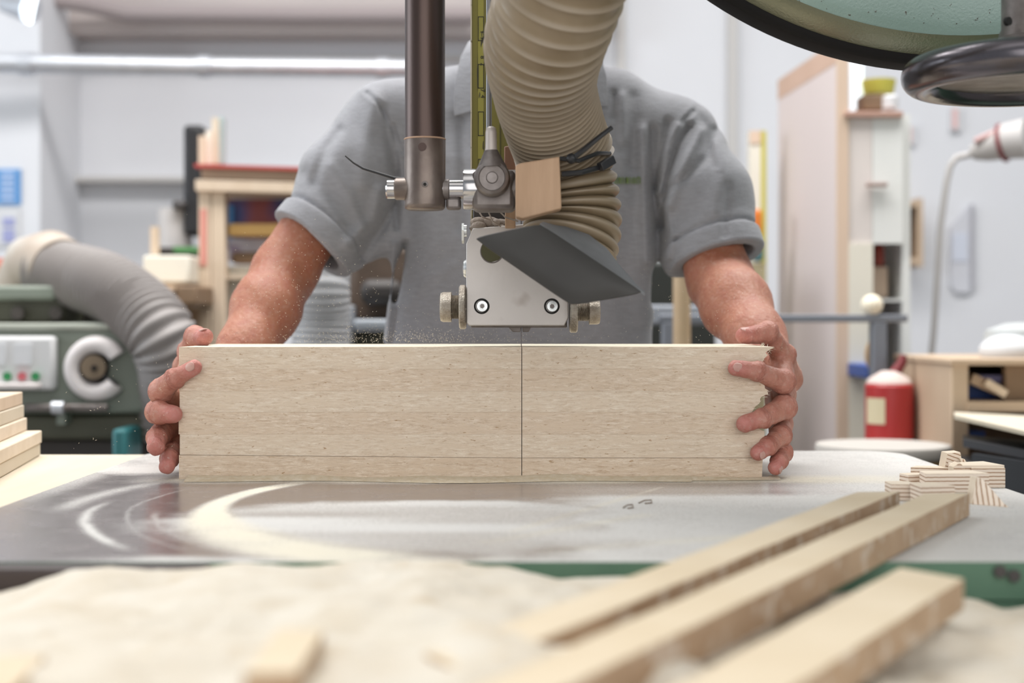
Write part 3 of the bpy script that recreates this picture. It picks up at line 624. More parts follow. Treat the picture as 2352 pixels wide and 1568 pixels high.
for x in (x0 + .05, x0 + .6): obj('caster', B().cyl((x, 2.4, .05), (x + .03, 2.4, .05), .05), M_rubber, t)
# ------------------------------------------------------------------ band saw
saw = thing('band_saw', (0.1, 1.6, 0), 'large green band saw with dusty steel table and upper wheel', 'saw')
XL, XR, YN, YF = -.488, .524, 1.047, 1.947
nx, ny = 420, 374
gx = np.linspace(XL, XR, nx); gy = np.linspace(YN, YF, ny)
GX, GY = np.meshgrid(gx, gy)
rc = .06
def roundc(x, y):
    for cx, cy, sx, sy in ((XL + rc, YF - rc, -1, 1), (XR - rc, YF - rc, 1, 1)):
        dx = (x - cx) * sx; dy = (y - cy) * sy
        m = (dx > 0) & (dy > 0); d = np.sqrt(dx ** 2 + dy ** 2) + 1e-9
        k = np.maximum(dx, dy) / d
        x = np.where(m, cx + sx * dx * k, x); y = np.where(m, cy + sy * dy * k, y)
    return x, y
PX, PY = roundc(GX, GY)
n = nx * ny
co = np.zeros((n, 3)); co[:, 0] = PX.ravel(); co[:, 1] = PY.ravel(); co[:, 2] = TOP
idx = np.arange(n).reshape(ny, nx)
faces = np.stack([idx[:-1, :-1], idx[:-1, 1:], idx[1:, 1:], idx[1:, :-1]], -1).reshape(-1, 4)
# skirt
ring = np.concatenate([idx[0, :-1], idx[:-1, -1], idx[-1, :0:-1], idx[:0:-1, 0]])
low = co[ring].copy(); low[:, 2] -= .028
co2 = np.concatenate([co, low]); li = n + np.arange(len(ring))
sk = np.stack([ring, li, np.roll(li, -1), np.roll(ring, -1)], -1)
F = [tuple(f) for f in faces] + [tuple(f) for f in sk] + [tuple(li[::-1])]
me = bpy.data.meshes.new('saw_table'); me.from_pydata(co2.tolist(), [], F)
# sawdust lying on the plate: fine grey film (r) and thick cream drifts (g)
def sm(a, b, x): t = np.clip((x - a) / (b - a), 0, 1); return t * t * (3 - 2 * t)
def vnoise(x, y, f, seed=0):
    r = np.random.default_rng(seed); G = r.random((256, 256))
    xx = x * f + 50.3; yy = y * f + 70.7; i = np.floor(xx).astype(int); j = np.floor(yy).astype(int); u = xx - i; v = yy - j
    u = u * u * (3 - 2 * u); v = v * v * (3 - 2 * v); g = lambda a, b: G[a % 256, b % 256]
    return (g(i, j) * (1 - u) + g(i + 1, j) * u) * (1 - v) + (g(i, j + 1) * (1 - u) + g(i + 1, j + 1) * u) * v
x, y = PX.ravel(), PY.ravel()
r = np.hypot(x - .05, y - 1.38); ang = np.degrees(np.arctan2(y - 1.38, x - .05)) % 360
nz = vnoise(x, y, 9, 1) * .5 + vnoise(x, y, 24, 2) * .3 + vnoise(x, y, 60, 3) * .2
film = np.zeros_like(x)
right = sm(-.02, .12, x + (y - 1.4) * -.1 + (nz - .5) * .15)
film = np.maximum(film, right * (.80 + .5 * (nz - .35)))
# lighter sweep inside the arc
inner = sm(.02, .10, .30 - np.hypot((x + .06), (y - 1.24) * 1.5) + (nz - .5) * .1)
film = np.maximum(film, inner * (.45 + .8 * (vnoise(x, y * 4, 6, 5) - .2)))
# bare polished sweep in front of the block
bare = sm(.05, .0, np.abs(y - 1.50 - .06 * (x + .1)) - .045) * sm(.16, .0, np.abs(x - .05) - .19)
film = film * (1 - .75 * bare)
film = np.maximum(film, sm(1.60, 1.70, y + (nz - .5) * .1) * sm(-.1, -.36, x) * .75 * (.5 + nz))
film = np.maximum(film, sm(.03, .0, np.abs(x - XL) - .005) * .5 * sm(1.3, 1.6, y))
film = np.maximum(film, sm(1.60, 1.72, y) * sm(.2, .3, x) * (.50 + .35 * nz))
for R0, w, a0, a1, k in ((.445, .005, 175, 222, .8), (.385, .0035, 185, 225, .45), (.475, .012, 150, 190, .5), (.41, .002, 160, 230, .3)):
    film = np.maximum(film, np.exp(-((r - R0 + (nz - .5) * .01) / w) ** 2) * k * sm(a0, a0 + 12, ang) * sm(a1, a1 - 12, ang) * (.5 + nz))
front = sm(1.085, 1.05, y + (nz - .5) * .05) * sm(-.36, -.25, x); film = np.maximum(film, front * .8)
bandw = .012 + .030 * sm(172, 232, ang)
cream = np.exp(-((r - .335 - .020 * sm(190, 240, ang)) / bandw) ** 4) * sm(128, 158, ang) * sm(268, 235, ang) * (.55 + .7 * nz)
cream = np.maximum(cream, sm(1.535, 1.585, y + (nz - .5) * .03) * sm(-.45, -.36, x) * sm(.55, .30, x) * sm(1.66, 1.60, y) * (.55 + .5 * nz))
for (ax, ay, bx, by, w) in ((.00, 1.20, .16, 1.52, .006), (.03, 1.10, .30, 1.22, .012), (-.02, 1.14, .12, 1.30, .010)):
    t_ = np.clip(((x - ax) * (bx - ax) + (y - ay) * (by - ay)) / ((bx - ax) ** 2 + (by - ay) ** 2), 0, 1)
    d = np.hypot(x - ax - t_ * (bx - ax), y - ay - t_ * (by - ay)); cream = np.maximum(cream, np.exp(-(d / w) ** 2) * .4 * (.4 + nz))
at = me.color_attributes.new('dust', 'FLOAT_COLOR', 'POINT')
cc = np.zeros((len(co2), 4), np.float32); cc[:n, 0] = np.clip(film, 0, 1); cc[:n, 1] = np.clip(cream, 0, 1); cc[:, 3] = 1
at.data.foreach_set('color', cc.ravel())
m = bpy.data.materials.new('dusty_table_steel'); m.use_nodes = True; nt = m.node_tree; N = nt.nodes; L = nt.links
steel = N['Principled BSDF']; steel.inputs['Base Color'].default_value = (.36, .325, .32, 1); steel.inputs['Metallic'].default_value = .8; steel.inputs['Roughness'].default_value = .20
dus = N.new('ShaderNodeBsdfPrincipled'); dus.inputs['Roughness'].default_value = .9
ca = N.new('ShaderNodeVertexColor'); ca.layer_name = 'dust'; sp = N.new('ShaderNodeSeparateColor'); L.new(ca.outputs[0], sp.inputs[0])
tc = N.new('ShaderNodeTexCoord')
def nz_(sc, det, st=(1, 1, 1)):
    mp = N.new('ShaderNodeMapping'); mp.inputs['Scale'].default_value = st; L.new(tc.outputs['Object'], mp.inputs[0])
    q = N.new('ShaderNodeTexNoise'); q.inputs['Scale'].default_value = sc; q.inputs['Detail'].default_value = det; L.new(mp.outputs[0], q.inputs['Vector']); return q.outputs['Fac']
def math_(op, a, b_=None, c_=None, clamp=False):
    q = N.new('ShaderNodeMath'); q.operation = op; q.use_clamp = clamp
    for i, v in enumerate((a, b_, c_)):
        if v is None: continue
        if isinstance(v, (int, float)): q.inputs[i].default_value = v
        else: L.new(v, q.inputs[i])
    return q.outputs[0]
fine = nz_(420, 3)
tot = math_('MAXIMUM', sp.outputs[0], sp.outputs[1])
g = math_('MULTIPLY_ADD', math_('SUBTRACT', fine, .5), 1.6, 0.0)
f = math_('MULTIPLY', math_('ADD', tot, math_('MULTIPLY', g, math_('ADD', math_('MULTIPLY', tot, .7), .09))), 1.15, clamp=True)
dc = N.new('ShaderNodeMix'); dc.data_type = 'RGBA'; L.new(sp.outputs[1], dc.inputs[0]); dc.inputs[6].default_value = (.60, .585, .56, 1); dc.inputs[7].default_value = (.70, .65, .53, 1)
L.new(dc.outputs[2], dus.inputs['Base Color'])
rg = math_('MULTIPLY_ADD', nz_(30, 3, (1, 1, 1)), .22, .14); L.new(rg, steel.inputs['Roughness'])
ms = N.new('ShaderNodeMixShader'); L.new(f, ms.inputs[0]); L.new(steel.outputs[0], ms.inputs[1]); L.new(dus.outputs[0], ms.inputs[2])
L.new(ms.outputs[0], N['Material Output'].inputs[0])
bp = N.new('ShaderNodeBump'); bp.inputs['Strength'].default_value = .35; bp.inputs['Distance'].default_value = .001; L.new(math_('MULTIPLY', fine, f), bp.inputs['Height']); L.new(bp.outputs[0], dus.inputs['Normal'])
tab = finish('saw_table', me, [m, M_green], saw, smooth=40)
mi_ = np.zeros(len(F), np.int32); mi_[len(faces):] = 1; me.polygons.foreach_set('material_index', mi_)
obj('table_apron', B().box(XL + .01, XR - .01, YN + .004, YN + .03, TOP - .12, TOP - .0285), M_green, saw, bevel=.003, label='green painted front apron')
obj('table_bracket', B().box(-.3, .3, 1.2, 1.8, .72, TOP - .029), M_green, saw, bevel=.01)
obj('lower_frame', B().box(-.42, .9, 1.5, 1.95, 0, .72), M_green, saw, bevel=.02)
obj('column', B().box(1.05, 1.30, 1.45, 1.95, 0, 2.5), M_green, saw, bevel=.03)
obj('upper_arm', B().box(-.12, 1.3, 1.74, 1.98, 2.06, 2.32), M_green, saw, bevel=.03)
for px, py in ((2298, 1312), (2330, 1322)):
    obj('bolt', B().cyl(W(px, py, YN + .004), W(px, py, YN - .004), .005, n=6), M_darkiron, saw)
# dark guard tray low on the left
obj('rail_guard', B().box(-.60, -.22, YN - .022, YN + .002, TOP - .075, TOP - .0008), mat('umber_steel', (.045, .03, .027), .5), saw, bevel=.004)

# upper wheel
wc = Vector((.512, 0, 1.921))
prof_t = [(.470, 1.697), (.497, 1.697), (.4985, 1.69), (.4985, 1.652), (.4965, 1.6465), (.488, 1.642), (.47, 1.645)]
def wl(prof): 
    b = B(); n = 160
    b.rings([[(wc.x + r * math.cos(t), y, wc.z + r * math.sin(t)) for t in [2 * math.pi * i / n for i in range(n)]] for r, y in prof], cap=False); return b
obj('wheel_tyre', wl(prof_t), M_rubber, saw, smooth=50)
obj('wheel_rim', wl([(.4885, 1.645), (.487, 1.6385), (.481, 1.626), (.475, 1.617), (.470, 1.612)]), M_ringgreen, saw, smooth=60)
obj('wheel_face', wl([(.470, 1.6125), (.462, 1.609), (.455, 1.6065), (.43, 1.603), (.2, 1.598), (.06, 1.597), (.0005, 1.597), ]), M_wheelgreen, saw, smooth=60)
obj('wheel_web', wl([(.488, 1.66), (.3, 1.69), (.05, 1.70), (.0005, 1.70)]), M_ringgreen, saw, smooth=60)
obj('axle', B().cyl((wc.x, 1.598, wc.z), (wc.x, 1.76, wc.z), .05), M_steel, saw)

# blade
bx = W(1197.5, 0, 1.66).x
obj('blade', B().box(bx - .00045, bx + .00045, 1.668, 1.693, .5, 2.0), mat('blade_steel', (.10, .09, .09), .35, .8), saw, smooth=0)

# tension handwheel under the wheel
hc = W(2362, 169, 1.40)
hw = obj('handwheel', B().torus(hc, (0, 0, 1), .104, .0175, 96, 24), M_wheelsteel, saw, smooth=180)
b = B(); b.lathe([(.1045, .004), (.085, .010), (.060, .022), (.035, .032), (.024, .038), (.0, .038)], hc, (0, 0, 1), n=64)
b.lathe([(.1045, -.006), (.085, .002), (.060, .014), (.035, .024), (.0, .030)], hc, (0, 0, 1), n=64)
obj('dished_web', b, M_steel, hw, smooth=60)
b = B(); b.lathe([(.0285, .034), (.0275, .040), (.0255, .044), (.0255, .080), (.0245, .0825), (.0, .083)], hc, (0, 0, 1), n=48)
hub = obj('hub', b, M_steel, hw, smooth=50)
sc_ = W(2311, 50, hc.y - .024); obj('set_screw', B().cyl(sc_, sc_ + Vector((0.002, -.0035, 0)), .0042, n=16), M_dark, hw)
obj('tension_screw', B().cyl(hc + Vector((0, 0, .08)), Vector((hc.x, hc.y, 2.1)), .014), M_steel, saw)
obj('screw_bracket', B().box(hc.x - .03, hc.x + .03, hc.y - .03, 1.76, 2.08, 2.14), M_green, saw, bevel=.008)

# guide post
YG = 1.52
pa = W(976, 482, YG); rp = S(46, YG)
obj('guide_post', B().cyl(W(976, 322, YG), (pa.x, YG, 2.12), rp, n=48), M_post, saw, smooth=50)
cb = obj('post_collar', B().lathe([(rp * .9, 0), (rp * 1.0, .002), (rp * 1.02, .006), (rp * 1.03, .074), (rp * 1.0, .0755)], W(976, 482, YG), (0, 0, 1), n=48), M_collar, saw, smooth=50)
obj('collar_seal', B().torus(W(976, 320, YG), (0, 0, 1), rp * 1.0, .0010, 48, 8), mat('tan_grease_line', (.42, .27, .18), .6), cb, smooth=180)
obj('set_screw', B().cyl(W(970, 337, YG - rp * .97), W(970, 337, YG - rp * 1.06), .0045, n=20), M_post, cb)
obj('grub_hole', B().lathe([(.0030, 0), (.0035, .0008), (.0028, .0012)], W(976, 423, YG - rp), (0, -1, 0), n=20), M_steel, cb)
obj('grub_hole', B().cyl(W(976, 423, YG - rp * .98), W(976, 423, YG - rp - .0016), .0018, n=16), M_dark, cb)
for z0, z1 in ((482, 318),):
    obj('post_bracket', B().box(pa.x - .05, pa.x + .05, YG - .05, 1.76, 2.1, 2.2), M_green, saw, bevel=.01)
# cross rod
rod = B(); rr_ = S(22, YG)
rod.lathe([(rr_ * .85, 0), (rr_, .0015), (rr_, S(190, YG))], W(887, 435, YG), (1, 0, 0), n=36)
obj('cross_rod', rod, M_chrome, saw, smooth=40)
obj('rod_sleeve', B().lathe([(rr_ * 1.0, 0), (rr_ * 1.16, .002), (rr_ * 1.18, S(50, YG))], W(906, 434, YG), (1, 0, 0), n=36), M_collar, saw, smooth=40)
obj('rod_sleeve', B().lathe([(rr_ * 1.08, 0), (rr_ * 1.1, .006), (rr_ * .96, .0075)], W(1018, 435, YG), (1, 0, 0), n=36), M_steel, saw, smooth=40)
obj('bracket_lip', B().pbox(1024, 1058, 452, 480, YG - .005, .02), M_steel, saw, bevel=.003)
# clamp block
cl = obj('clamp_block', B().pbox(1084, 1184, 389, 482, YG - .022, .045), M_steel, saw, bevel=.006, seg=3)
obj('clamp_boss', B().lathe([(S(46, YG), 0), (S(47, YG), .001), (S(47, YG), S(34, YG)), (S(42, YG), S(38, YG))], W(1065, 435, YG), (1, 0, 0), n=44), M_chrome, cl, smooth=40)
obj('clamp_side', B().lathe([(S(44, YG), 0), (S(46, YG), .002), (S(46, YG), S(28, YG))], W(1160, 436, YG), (1, 0, 0), n=44), M_steel, cl, smooth=40)
kn = obj('clamp_knob', B().lathe([(S(40, 1.47), 0), (S(42, 1.47), .003), (S(42, 1.47), .024), (S(38, 1.47), .030), (S(31, 1.47), .0315), (S(29, 1.47), .0295), (S(14, 1.47), .0285), (S(12, 1.47), .030), (0, .030)], W(1131, 414, 1.505), (0, -1, 0), n=48), M_steel, saw, smooth=40)
obj('lever_root', B().cyl(W(1130, 384, 1.486), W(1128, 345, 1.486), S(34, 1.486), S(15, 1.486), n=32), M_steel, kn, smooth=40)
obj('lever', B().lathe([(S(15, 1.486), 0), (S(13.5, 1.486), .004), (S(13, 1.486), .020), (S(11, 1.486), .0245), (S(6, 1.486), .026), (0, .0262)], W(1128, 348, 1.486), (0, 0, 1), n=28), mat('pale_dusty_steel', (.50, .45, .42), .5, .4), kn, smooth=60)
obj('thin_rod', B().cyl(W(1123, 345, 1.56), (W(1123, 0, 1.56).x, 1.56, 2.1), S(6.5, 1.56), n=20), M_grey_rod, saw)
# vertical rule bar
YY = 1.70
x0, x1 = W(1084, 0, YY).x, W(1182, 0, YY).x
bar = obj('rule_bar', B().box(x0, x1, YY, YY + .035, W(0, 560, YY).z, 2.1), M_yellow, saw, bevel=.001)
obj('chipped_edge', B().box(x0 - .0016, x0, YY - .0006, YY + .035, W(0, 560, YY).z, 2.1), M_edge, bar)
obj('bar_step', B().box(x0 + S(64, YY), x0 + S(66.5, YY), YY - .0012, YY, W(0, 520, YY).z, 2.1), mat('dark_olive_groove', (.07, .06, .01), .6), bar)
tp = obj('tape_rule', B().box(x0 + S(14, YY), x0 + S(27, YY), YY - .0011, YY, W(0, 395, YY).z, 2.1), M_tape, bar)
b = B()
zt_ = [40 + 54.5 * k for k in range(-14, 7)]
for k, py in enumerate(zt_):
    z = W(0, py, YY).z; b.box(x0 + S(14, YY), x0 + S(27, YY), YY - .0016, YY - .0010, z, z + S(1.6, YY))
    if k % 2 == 0:
        for px in (14, 26): b.box(x0 + S(px, YY), x0 + S(px + 1.3, YY), YY - .0016, YY - .0010, W(0, py + 54.5, YY).z, z)
obj('tick_marks', b, M_ink, tp)
for k, (py, s_) in enumerate(((88, '9'), (74, '1'), (132, '8'), (148, '2'), (208, '7'), (222, '4'))):
    cu = bpy.data.curves.new('n', 'FONT'); cu.body = s_; cu.size = S(15, YY); cu.extrude = .0003; cu.align_x = 'CENTER'
    to = bpy.data.objects.new('n', cu); me_ = bpy.data.meshes.new_from_object(to)
    p = W(1104, py, YY); p.y = YY - .0014
    me_.transform(Matrix.Translation(p) @ Matrix.Rotation(math.pi / 2, 4, 'Y') @ Matrix.Rotation(math.pi / 2, 4, 'X'))
    finish('numeral', me_, [M_ink], tp, smooth=0)
# wooden packers
obj('packing_block', B().prism([W(1158, 336, 1.60), W(1188, 332, 1.60), W(1190, 395, 1.60), W(1158, 395, 1.60)], (0, .03, 0)), M_redwood, saw, bevel=.0015)
obj('packing_strip', B().pbox(1160, 1184, 470, 522, 1.60, .02), M_beech, saw, bevel=.001)
obj('wood_block', B().prism([W(1184, 379, 1.455), W(1197, 374, 1.455), W(1285, 359, 1.455), W(1290, 479, 1.455), W(1200, 503, 1.455), W(1184, 498, 1.455)], (0, .03, .0)), M_beech, saw, bevel=.0015, label='pale beech packing block')
# guide plate
YPt = 1.63
pl = obj('guide_plate', B().prism([W(1071, 560, YPt), W(1086, 524, YPt), W(1200, 515, YPt), W(1304, 540, YPt), W(1306, 730, YPt), W(1296, 748, YPt), W(1078, 748, YPt), W(1071, 742, YPt)], (0, .018, 0)), M_alu, saw, bevel=.0012, seg=3)
obj('backing_plate', B().pbox(1082, 1302, 600, 752, YPt + .019, .014), M_steel, pl, bevel=.001)
obj('round_hole', B().cyl(W(1130, 577, YPt + .001), W(1130, 577, YPt - .0006), S(26, YPt), n=40), M_olivehole, pl)
obj('hole_rim', B().torus(W(1130, 577, YPt - .0004), (0, 1, 0), S(26, YPt), .0007, 48, 8), M_steel, pl, smooth=180)
for px in (1106.5, 1267.5):
    bo = obj('cap_screw', B().torus(W(px, 703, YPt - .0002), (0, 1, 0), S(16, YPt), .0010, 40, 8), M_dark, pl, smooth=180)
    obj('screw_head', B().lathe([(S(13.5, YPt), 0), (S(13.5, YPt), .0015), (S(12, YPt), .0025), (S(6.5, YPt), .0026), (S(6, YPt), .0010), (0, .0008)], W(px + 1, 703, YPt), (0, -1, 0), n=32), M_bolt, pl, smooth=40)
    obj('hex_socket', B().cyl(W(px + 1, 703, YPt - .0008), W(px + 1, 703, YPt - .0014), S(5.5, YPt), n=6), M_steel, pl)
yk = YPt + .012
def knob(name, px, sgn, disc, shaft, kr, cy):
    b = B(); x = lambda p: W(p, cy, yk)
    k0 = obj(name, B().lathe([(S(disc[2] * .93, yk), 0), (S(disc[2], yk), .0015), (S(disc[2], yk), S(abs(disc[1] - disc[0]), yk) - .0015), (S(disc[2] * .93, yk), S(abs(disc[1] - disc[0]), yk))], x(disc[0]), (sgn, 0, 0), n=60), M_zinc, saw, smooth=30)
    b = B()
    m_ = 7; Ls = S(abs(shaft[1] - shaft[0]), yk)
    pr = []
    for i in range(m_ * 2 + 1): pr.append((S(shaft[2] - (i % 2) * 2.5, yk), Ls * i / (m_ * 2)))
    obj('threaded_shaft', b.lathe(pr, x(shaft[0]), (sgn, 0, 0), n=36), M_zinc, k0, smooth=20)
    w = S(abs(kr[1] - kr[0]), yk)
    obj('knurled_head', B().lathe([(S(kr[2] * .8, yk), 0), (S(kr[2], yk), 0.0006), (S(kr[2], yk), w * .72), (S(kr[2] * .93, yk), w * .95), (S(kr[2] * .80, yk), w)], x(kr[0]), (sgn, 0, 0), n=60), M_zinc, k0, smooth=30)
knob('adjusting_screw', 0, -1, (1071, 1055, 51), (1055, 1036, 28), (1038, 1011, 34.5), 705)
knob('adjusting_screw', 0, 1, (1308, 1326, 48), (1326, 1352, 22), (1352, 1378, 29), 716)
bo = obj('hex_bolt', B().lathe([(S(14, yk), 0), (S(14, yk), S(6, yk))], W(1072, 530, yk), (-1, 0, 0), n=20), M_bolt, pl)
obj('bolt_head', B().cyl(W(1066, 536, yk), W(1061, 536, yk), S(24, yk), n=6), M_bolt, pl)
obj('bolt_head', B().lathe([(S(22, yk), 0), (S(18, yk), S(6, yk)), (S(9, yk), S(8, yk))], W(1071, 617, yk), (-1, 0, 0), n=24), M_bolt, pl)
obj('guide_jaw', B().prism([W(1165, 748, YPt + .03), W(1197, 748, YPt + .03), W(1195, 762, YPt + .03), W(1178, 762, YPt + .03)], (0, .012, 0)), M_steel, saw, bevel=.0006)
obj('guide_jaw', B().prism([W(1199, 748, YPt + .03), W(1222, 748, YPt + .03), W(1214, 762, YPt + .03), W(1201, 762, YPt + .03)], (0, .012, 0)), M_steel, saw, bevel=.0006)
b = B()
rr0 = random.Random(4)
for k in range(26):
    p = W(rr0.uniform(1086, 1165), rr0.uniform(508, 533), rr0.uniform(1.635, 1.66)); b.ball(p, rr0.uniform(.003, .0075), 10, 7, (rr0.uniform(.8, 1.6), 1, rr0.uniform(.5, 1)))
tag(obj('caked_dust', b, M_dustgrey, smooth=60), 'caked lump of brown dust on top of the aluminium guide plate', 'dust', kind='stuff')
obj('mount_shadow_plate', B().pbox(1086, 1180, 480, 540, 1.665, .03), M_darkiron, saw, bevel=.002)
for k, (a_, c_) in enumerate((((1096, 480), (1128, 505)), ((1120, 482), (1150, 520)), ((1140, 478), (1190, 508)))):
    m0 = ((a_[0] + c_[0]) / 2 - 4, (a_[1] + c_[1]) / 2 + 6)
    tag(obj('wood_sliver', B().tube([W(*a_, 1.60), W(*m0, 1.595), W(*c_, 1.60)], .0009, 6), M_dustgrey), ('curled wood sliver hanging under the clamp, left', 'curled wood sliver hanging under the clamp, middle', 'curled wood sliver hanging under the clamp, right')[k], 'sliver', 'wood slivers under the clamp')

# ---- extraction hood and hose
t = thing('extraction_hood', W(1290, 700, 1.44), 'dark grey plastic extraction hood in front of the guide plate', 'hood')
A_, B_, C_, D_ = W(1086, 546, 1.43), W(1240, 513, 1.425), W(1481, 673, 1.40), W(1312, 702, 1.405)
b = B()
# front plate subdivided with a slight swell so that the edges read soft
rows = []
for i in range(13):
    u = i / 12; r_ = []
    for j in range(13):
        v = j / 12
        a_, e_ = 2 * u - 1, 2 * v - 1; a_, e_ = a_ * math.sqrt(1 - .07 * e_ ** 6), e_ * math.sqrt(1 - .07 * a_ ** 6); u_, v_ = u, v; u, v = (a_ + 1) / 2, (e_ + 1) / 2
        p = A_ * (1 - u) * (1 - v) + B_ * (1 - u) * v + D_ * u * (1 - v) + C_ * u * v
        p = p + Vector((0, -.006 * (1 - (2 * u - 1) ** 4) * (1 - (2 * v - 1) ** 4), 0)); r_.append(p); u, v = u_, v_
    rows.append(r_)
b.sheet(rows, .003, (0, 1, 0)); obj('front_plate', b, M_hood, t, smooth=50, bevel=.001)
E_, G_ = W(1300, 521, 1.575), W(1412, 585, 1.575)
E2, H_ = W(1150, 550, 1.60), W(1330, 690, 1.60)
b = B()
tr = []
for i in range(11):
    u = i / 10; p = B_.lerp(C_, u); q = [W(1254, 514, 1.46), W(1300, 520, 1.475), W(1352, 538, 1.48), W(1394, 570, 1.475), W(1422, 606, 1.465), W(1480, 672, 1.42)]
    f_ = u * (len(q) - 1); k_ = min(int(f_), len(q) - 2); qq = q[k_].lerp(q[k_ + 1], f_ - k_)
    tr.append([p + Vector((0, .001, 0)), p.lerp(qq, .5) + Vector((0, 0, .002)), qq])
b.sheet(tr, .0025, (0, 0, -1)); obj('top_plate', b, M_hoodtop, t, smooth=50)
b = B(); A2, D2 = A_.lerp(D_, .09) + Vector((.002, .003, .004)), A_.lerp(D_, .90) + Vector((0, .003, .004)); b.sheet([[A2, D2], [A2 + Vector((.03, .055, .0)), D2 + Vector((0, .06, .004))]], .0025, (0, 0, .9)); obj('lower_plate', b, M_hood, t)
# ---- suction hose above the hood
t = thing('suction_hose', W(1310, 540, 1.56), 'fat beige corrugated suction hose curving down to the grey hood', 'hose')
HP = [W(1600, -1500, 1.16), W(1460, -620, 1.20), W(1378, -290, 1.25), W(1318, -110, 1.31), W(1275, 20, 1.36), W(1249, 110, 1.41), W(1250, 200, 1.465), W(1272, 285, 1.515), W(1296, 355, 1.548), W(1310, 425, 1.556), W(1316, 485, 1.556), W(1314, 530, 1.552), W(1304, 578, 1.545)]
HR = [.056, .056, .0565, .057, .057, .0562, .0505, .0495, .0485, .0490, .0500, .0505, .0505]
def ridge(f, tt):
    a = math.exp(-((f - .5) / .085) ** 2) + .25 * math.exp(-((f - .5) / .25) ** 2) - .2
    k = float(np.interp(tt, [0, .66, .74, 1], [0, 0, 1, 1])); return a * (1 - k) + k * (math.sin(math.pi * f) ** .75 - .55)
pf = lambda tt: float(np.interp(tt, [0, .3, .40, .47, .53, .60, .66, .72, 1], [1.9, 1.75, 1.35, .95, .70, .68, .85, 1.22, 1.12]))
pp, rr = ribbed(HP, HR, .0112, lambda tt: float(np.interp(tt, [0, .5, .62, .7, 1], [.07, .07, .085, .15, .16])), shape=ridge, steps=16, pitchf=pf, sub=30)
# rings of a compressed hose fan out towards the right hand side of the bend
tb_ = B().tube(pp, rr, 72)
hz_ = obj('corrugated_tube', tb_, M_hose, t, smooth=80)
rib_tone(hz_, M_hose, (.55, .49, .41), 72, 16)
# wire ridges stand out paler
def ties(name, px, py, Y): pass
b = B(); b.tube([W(1288, 368, 1.475), W(1330, 384, 1.47), W(1368, 385, 1.478), W(1392, 377, 1.50)], .0022, 8)
zt1 = obj('cable_tie', B().tube([W(1286, 364, 1.465), W(1330, 369, 1.463), W(1372, 352, 1.48), W(1400, 352, 1.53)], .0024, 8), M_black, t, label='black cable tie with a long tail')
obj('tail', B().tube([W(1318, 362, 1.458), W(1345, 341, 1.45), W(1376, 315, 1.45), W(1405, 293, 1.455)], [.003, .0028, .0026, .0024], 8), M_black, zt1)
obj('locking_head', B().ball(W(1312, 364, 1.458), .0055, 10, 8), M_black, zt1)
zt2 = obj('cable_tie', B().tube([W(1290, 400, 1.468), W(1335, 396, 1.467), W(1375, 385, 1.48), W(1400, 372, 1.50)], .003, 8), M_black, t, label='black cable tie with a stubby head')
obj('locking_head', B().obox(W(1378, 384, 1.475), W(1408, 366, 1.485), .008, .009), M_black, zt2, bevel=.001)
obj('dark_bar', B().obox(W(1358, 538, 1.54), W(1384, 526, 1.54), .004, .003), M_darkiron, t)  # small dark bar on the lower hose
t2 = obj('cable_tie', B().tube([W(793, 358, 1.54), W(812, 374, 1.54), W(834, 387, 1.54), W(870, 398, 1.54), W(905, 409, 1.54), W(960, 412, 1.55)], [.0007, .0010, .0013, .0015, .0016, .0016], 8), M_black)
tag(t2, 'thin black cable tie tail sticking out left of the guide post', 'cable tie')

# ------------------------------------------------------------------ laminated block being sawn
YFb, YBb = 1.597, 1.806
x0b, x1b = W(411, 0, YFb).x, W(1775, 0, YFb).x
zr = [1100, 1051, 997, 946, 898, 847, 796.5]
zz = [TOP] + [EYE + (HZ - p) / FPX * YFb for p in zr[1:]]
blk = thing('laminated_block', ((x0b + x1b) / 2, 1.7, TOP), 'long block of stacked pressed boards being pushed through the blade', 'block')
ends = {0: (1758, 1752), 1: (1758, 1765), 2: (1765, 1728), 3: (1728, 1767), 4: (1767, 1738), 5: (1738, 1775)}   # lower, upper end column
ends = {0: (1750, 1752), 1: (1752, 1756), 2: (1756, 1727), 3: (1727, 1767), 4: (1767, 1735), 5: (1735, 1775)}
yk_ = 1.669; kw = .0004
for i in range(6):
    z0, z1 = zz[i], zz[i + 1] - (.0004 if i == 0 else .00008)
    ea, eb = W(ends[i][0], 0, YFb).x, W(ends[i][1], 0, YFb).x
    b = B(); rnd = random.Random(i)
    jf = rnd.uniform(-.00025, .00025)
    xa = x0b + (.0, .001, -.0004, .0008, .0002, 0)[i]
    dz = (0, 0, 0, 0, 0, 0)[i]
    rows = []
    kl = 14
    # outline in plan: front left, kerf, front right, toothed right end, back
    def plan(xr):
        p = [(xa, YFb + jf), (bx - kw, YFb + jf), (bx - kw * .8, yk_), (bx + kw * .8, yk_), (bx + kw, YFb + jf), (xr, YFb + jf)]
        return p + [(xr, YBb), (xa, YBb)]
    NS = 9; lv = []
    for k in range(NS):
        f = k / (NS - 1); z = z0 + (z1 - z0) * f
        e = ea + (eb - ea) * f + (rnd.uniform(-.0035, .002) if 0 < k < NS and i >= 2 else 0)
        if i == 0 and k == NS - 1: pass
        lv.append([(x, y, z) for x, y in plan(e)])
    if i == 0:
        lv[-1] = [(x, y, z + (-.0035 * max(0, 1 - (x - x0b) / .2) * -1)) for x, y, z in lv[-1]]
    if i == 1:
        lv[0] = [(x, y, z + (.0035 * max(0, 1 - (x - x0b) / .2))) for x, y, z in lv[0]]
    b.rings(lv)
    o = obj('board', b, [M_board[i % 2], M_fresh], blk, smooth=0)
    if i == 5:
        for p in o.data.polygons:
            if p.normal.z > .9: p.material_index = 1
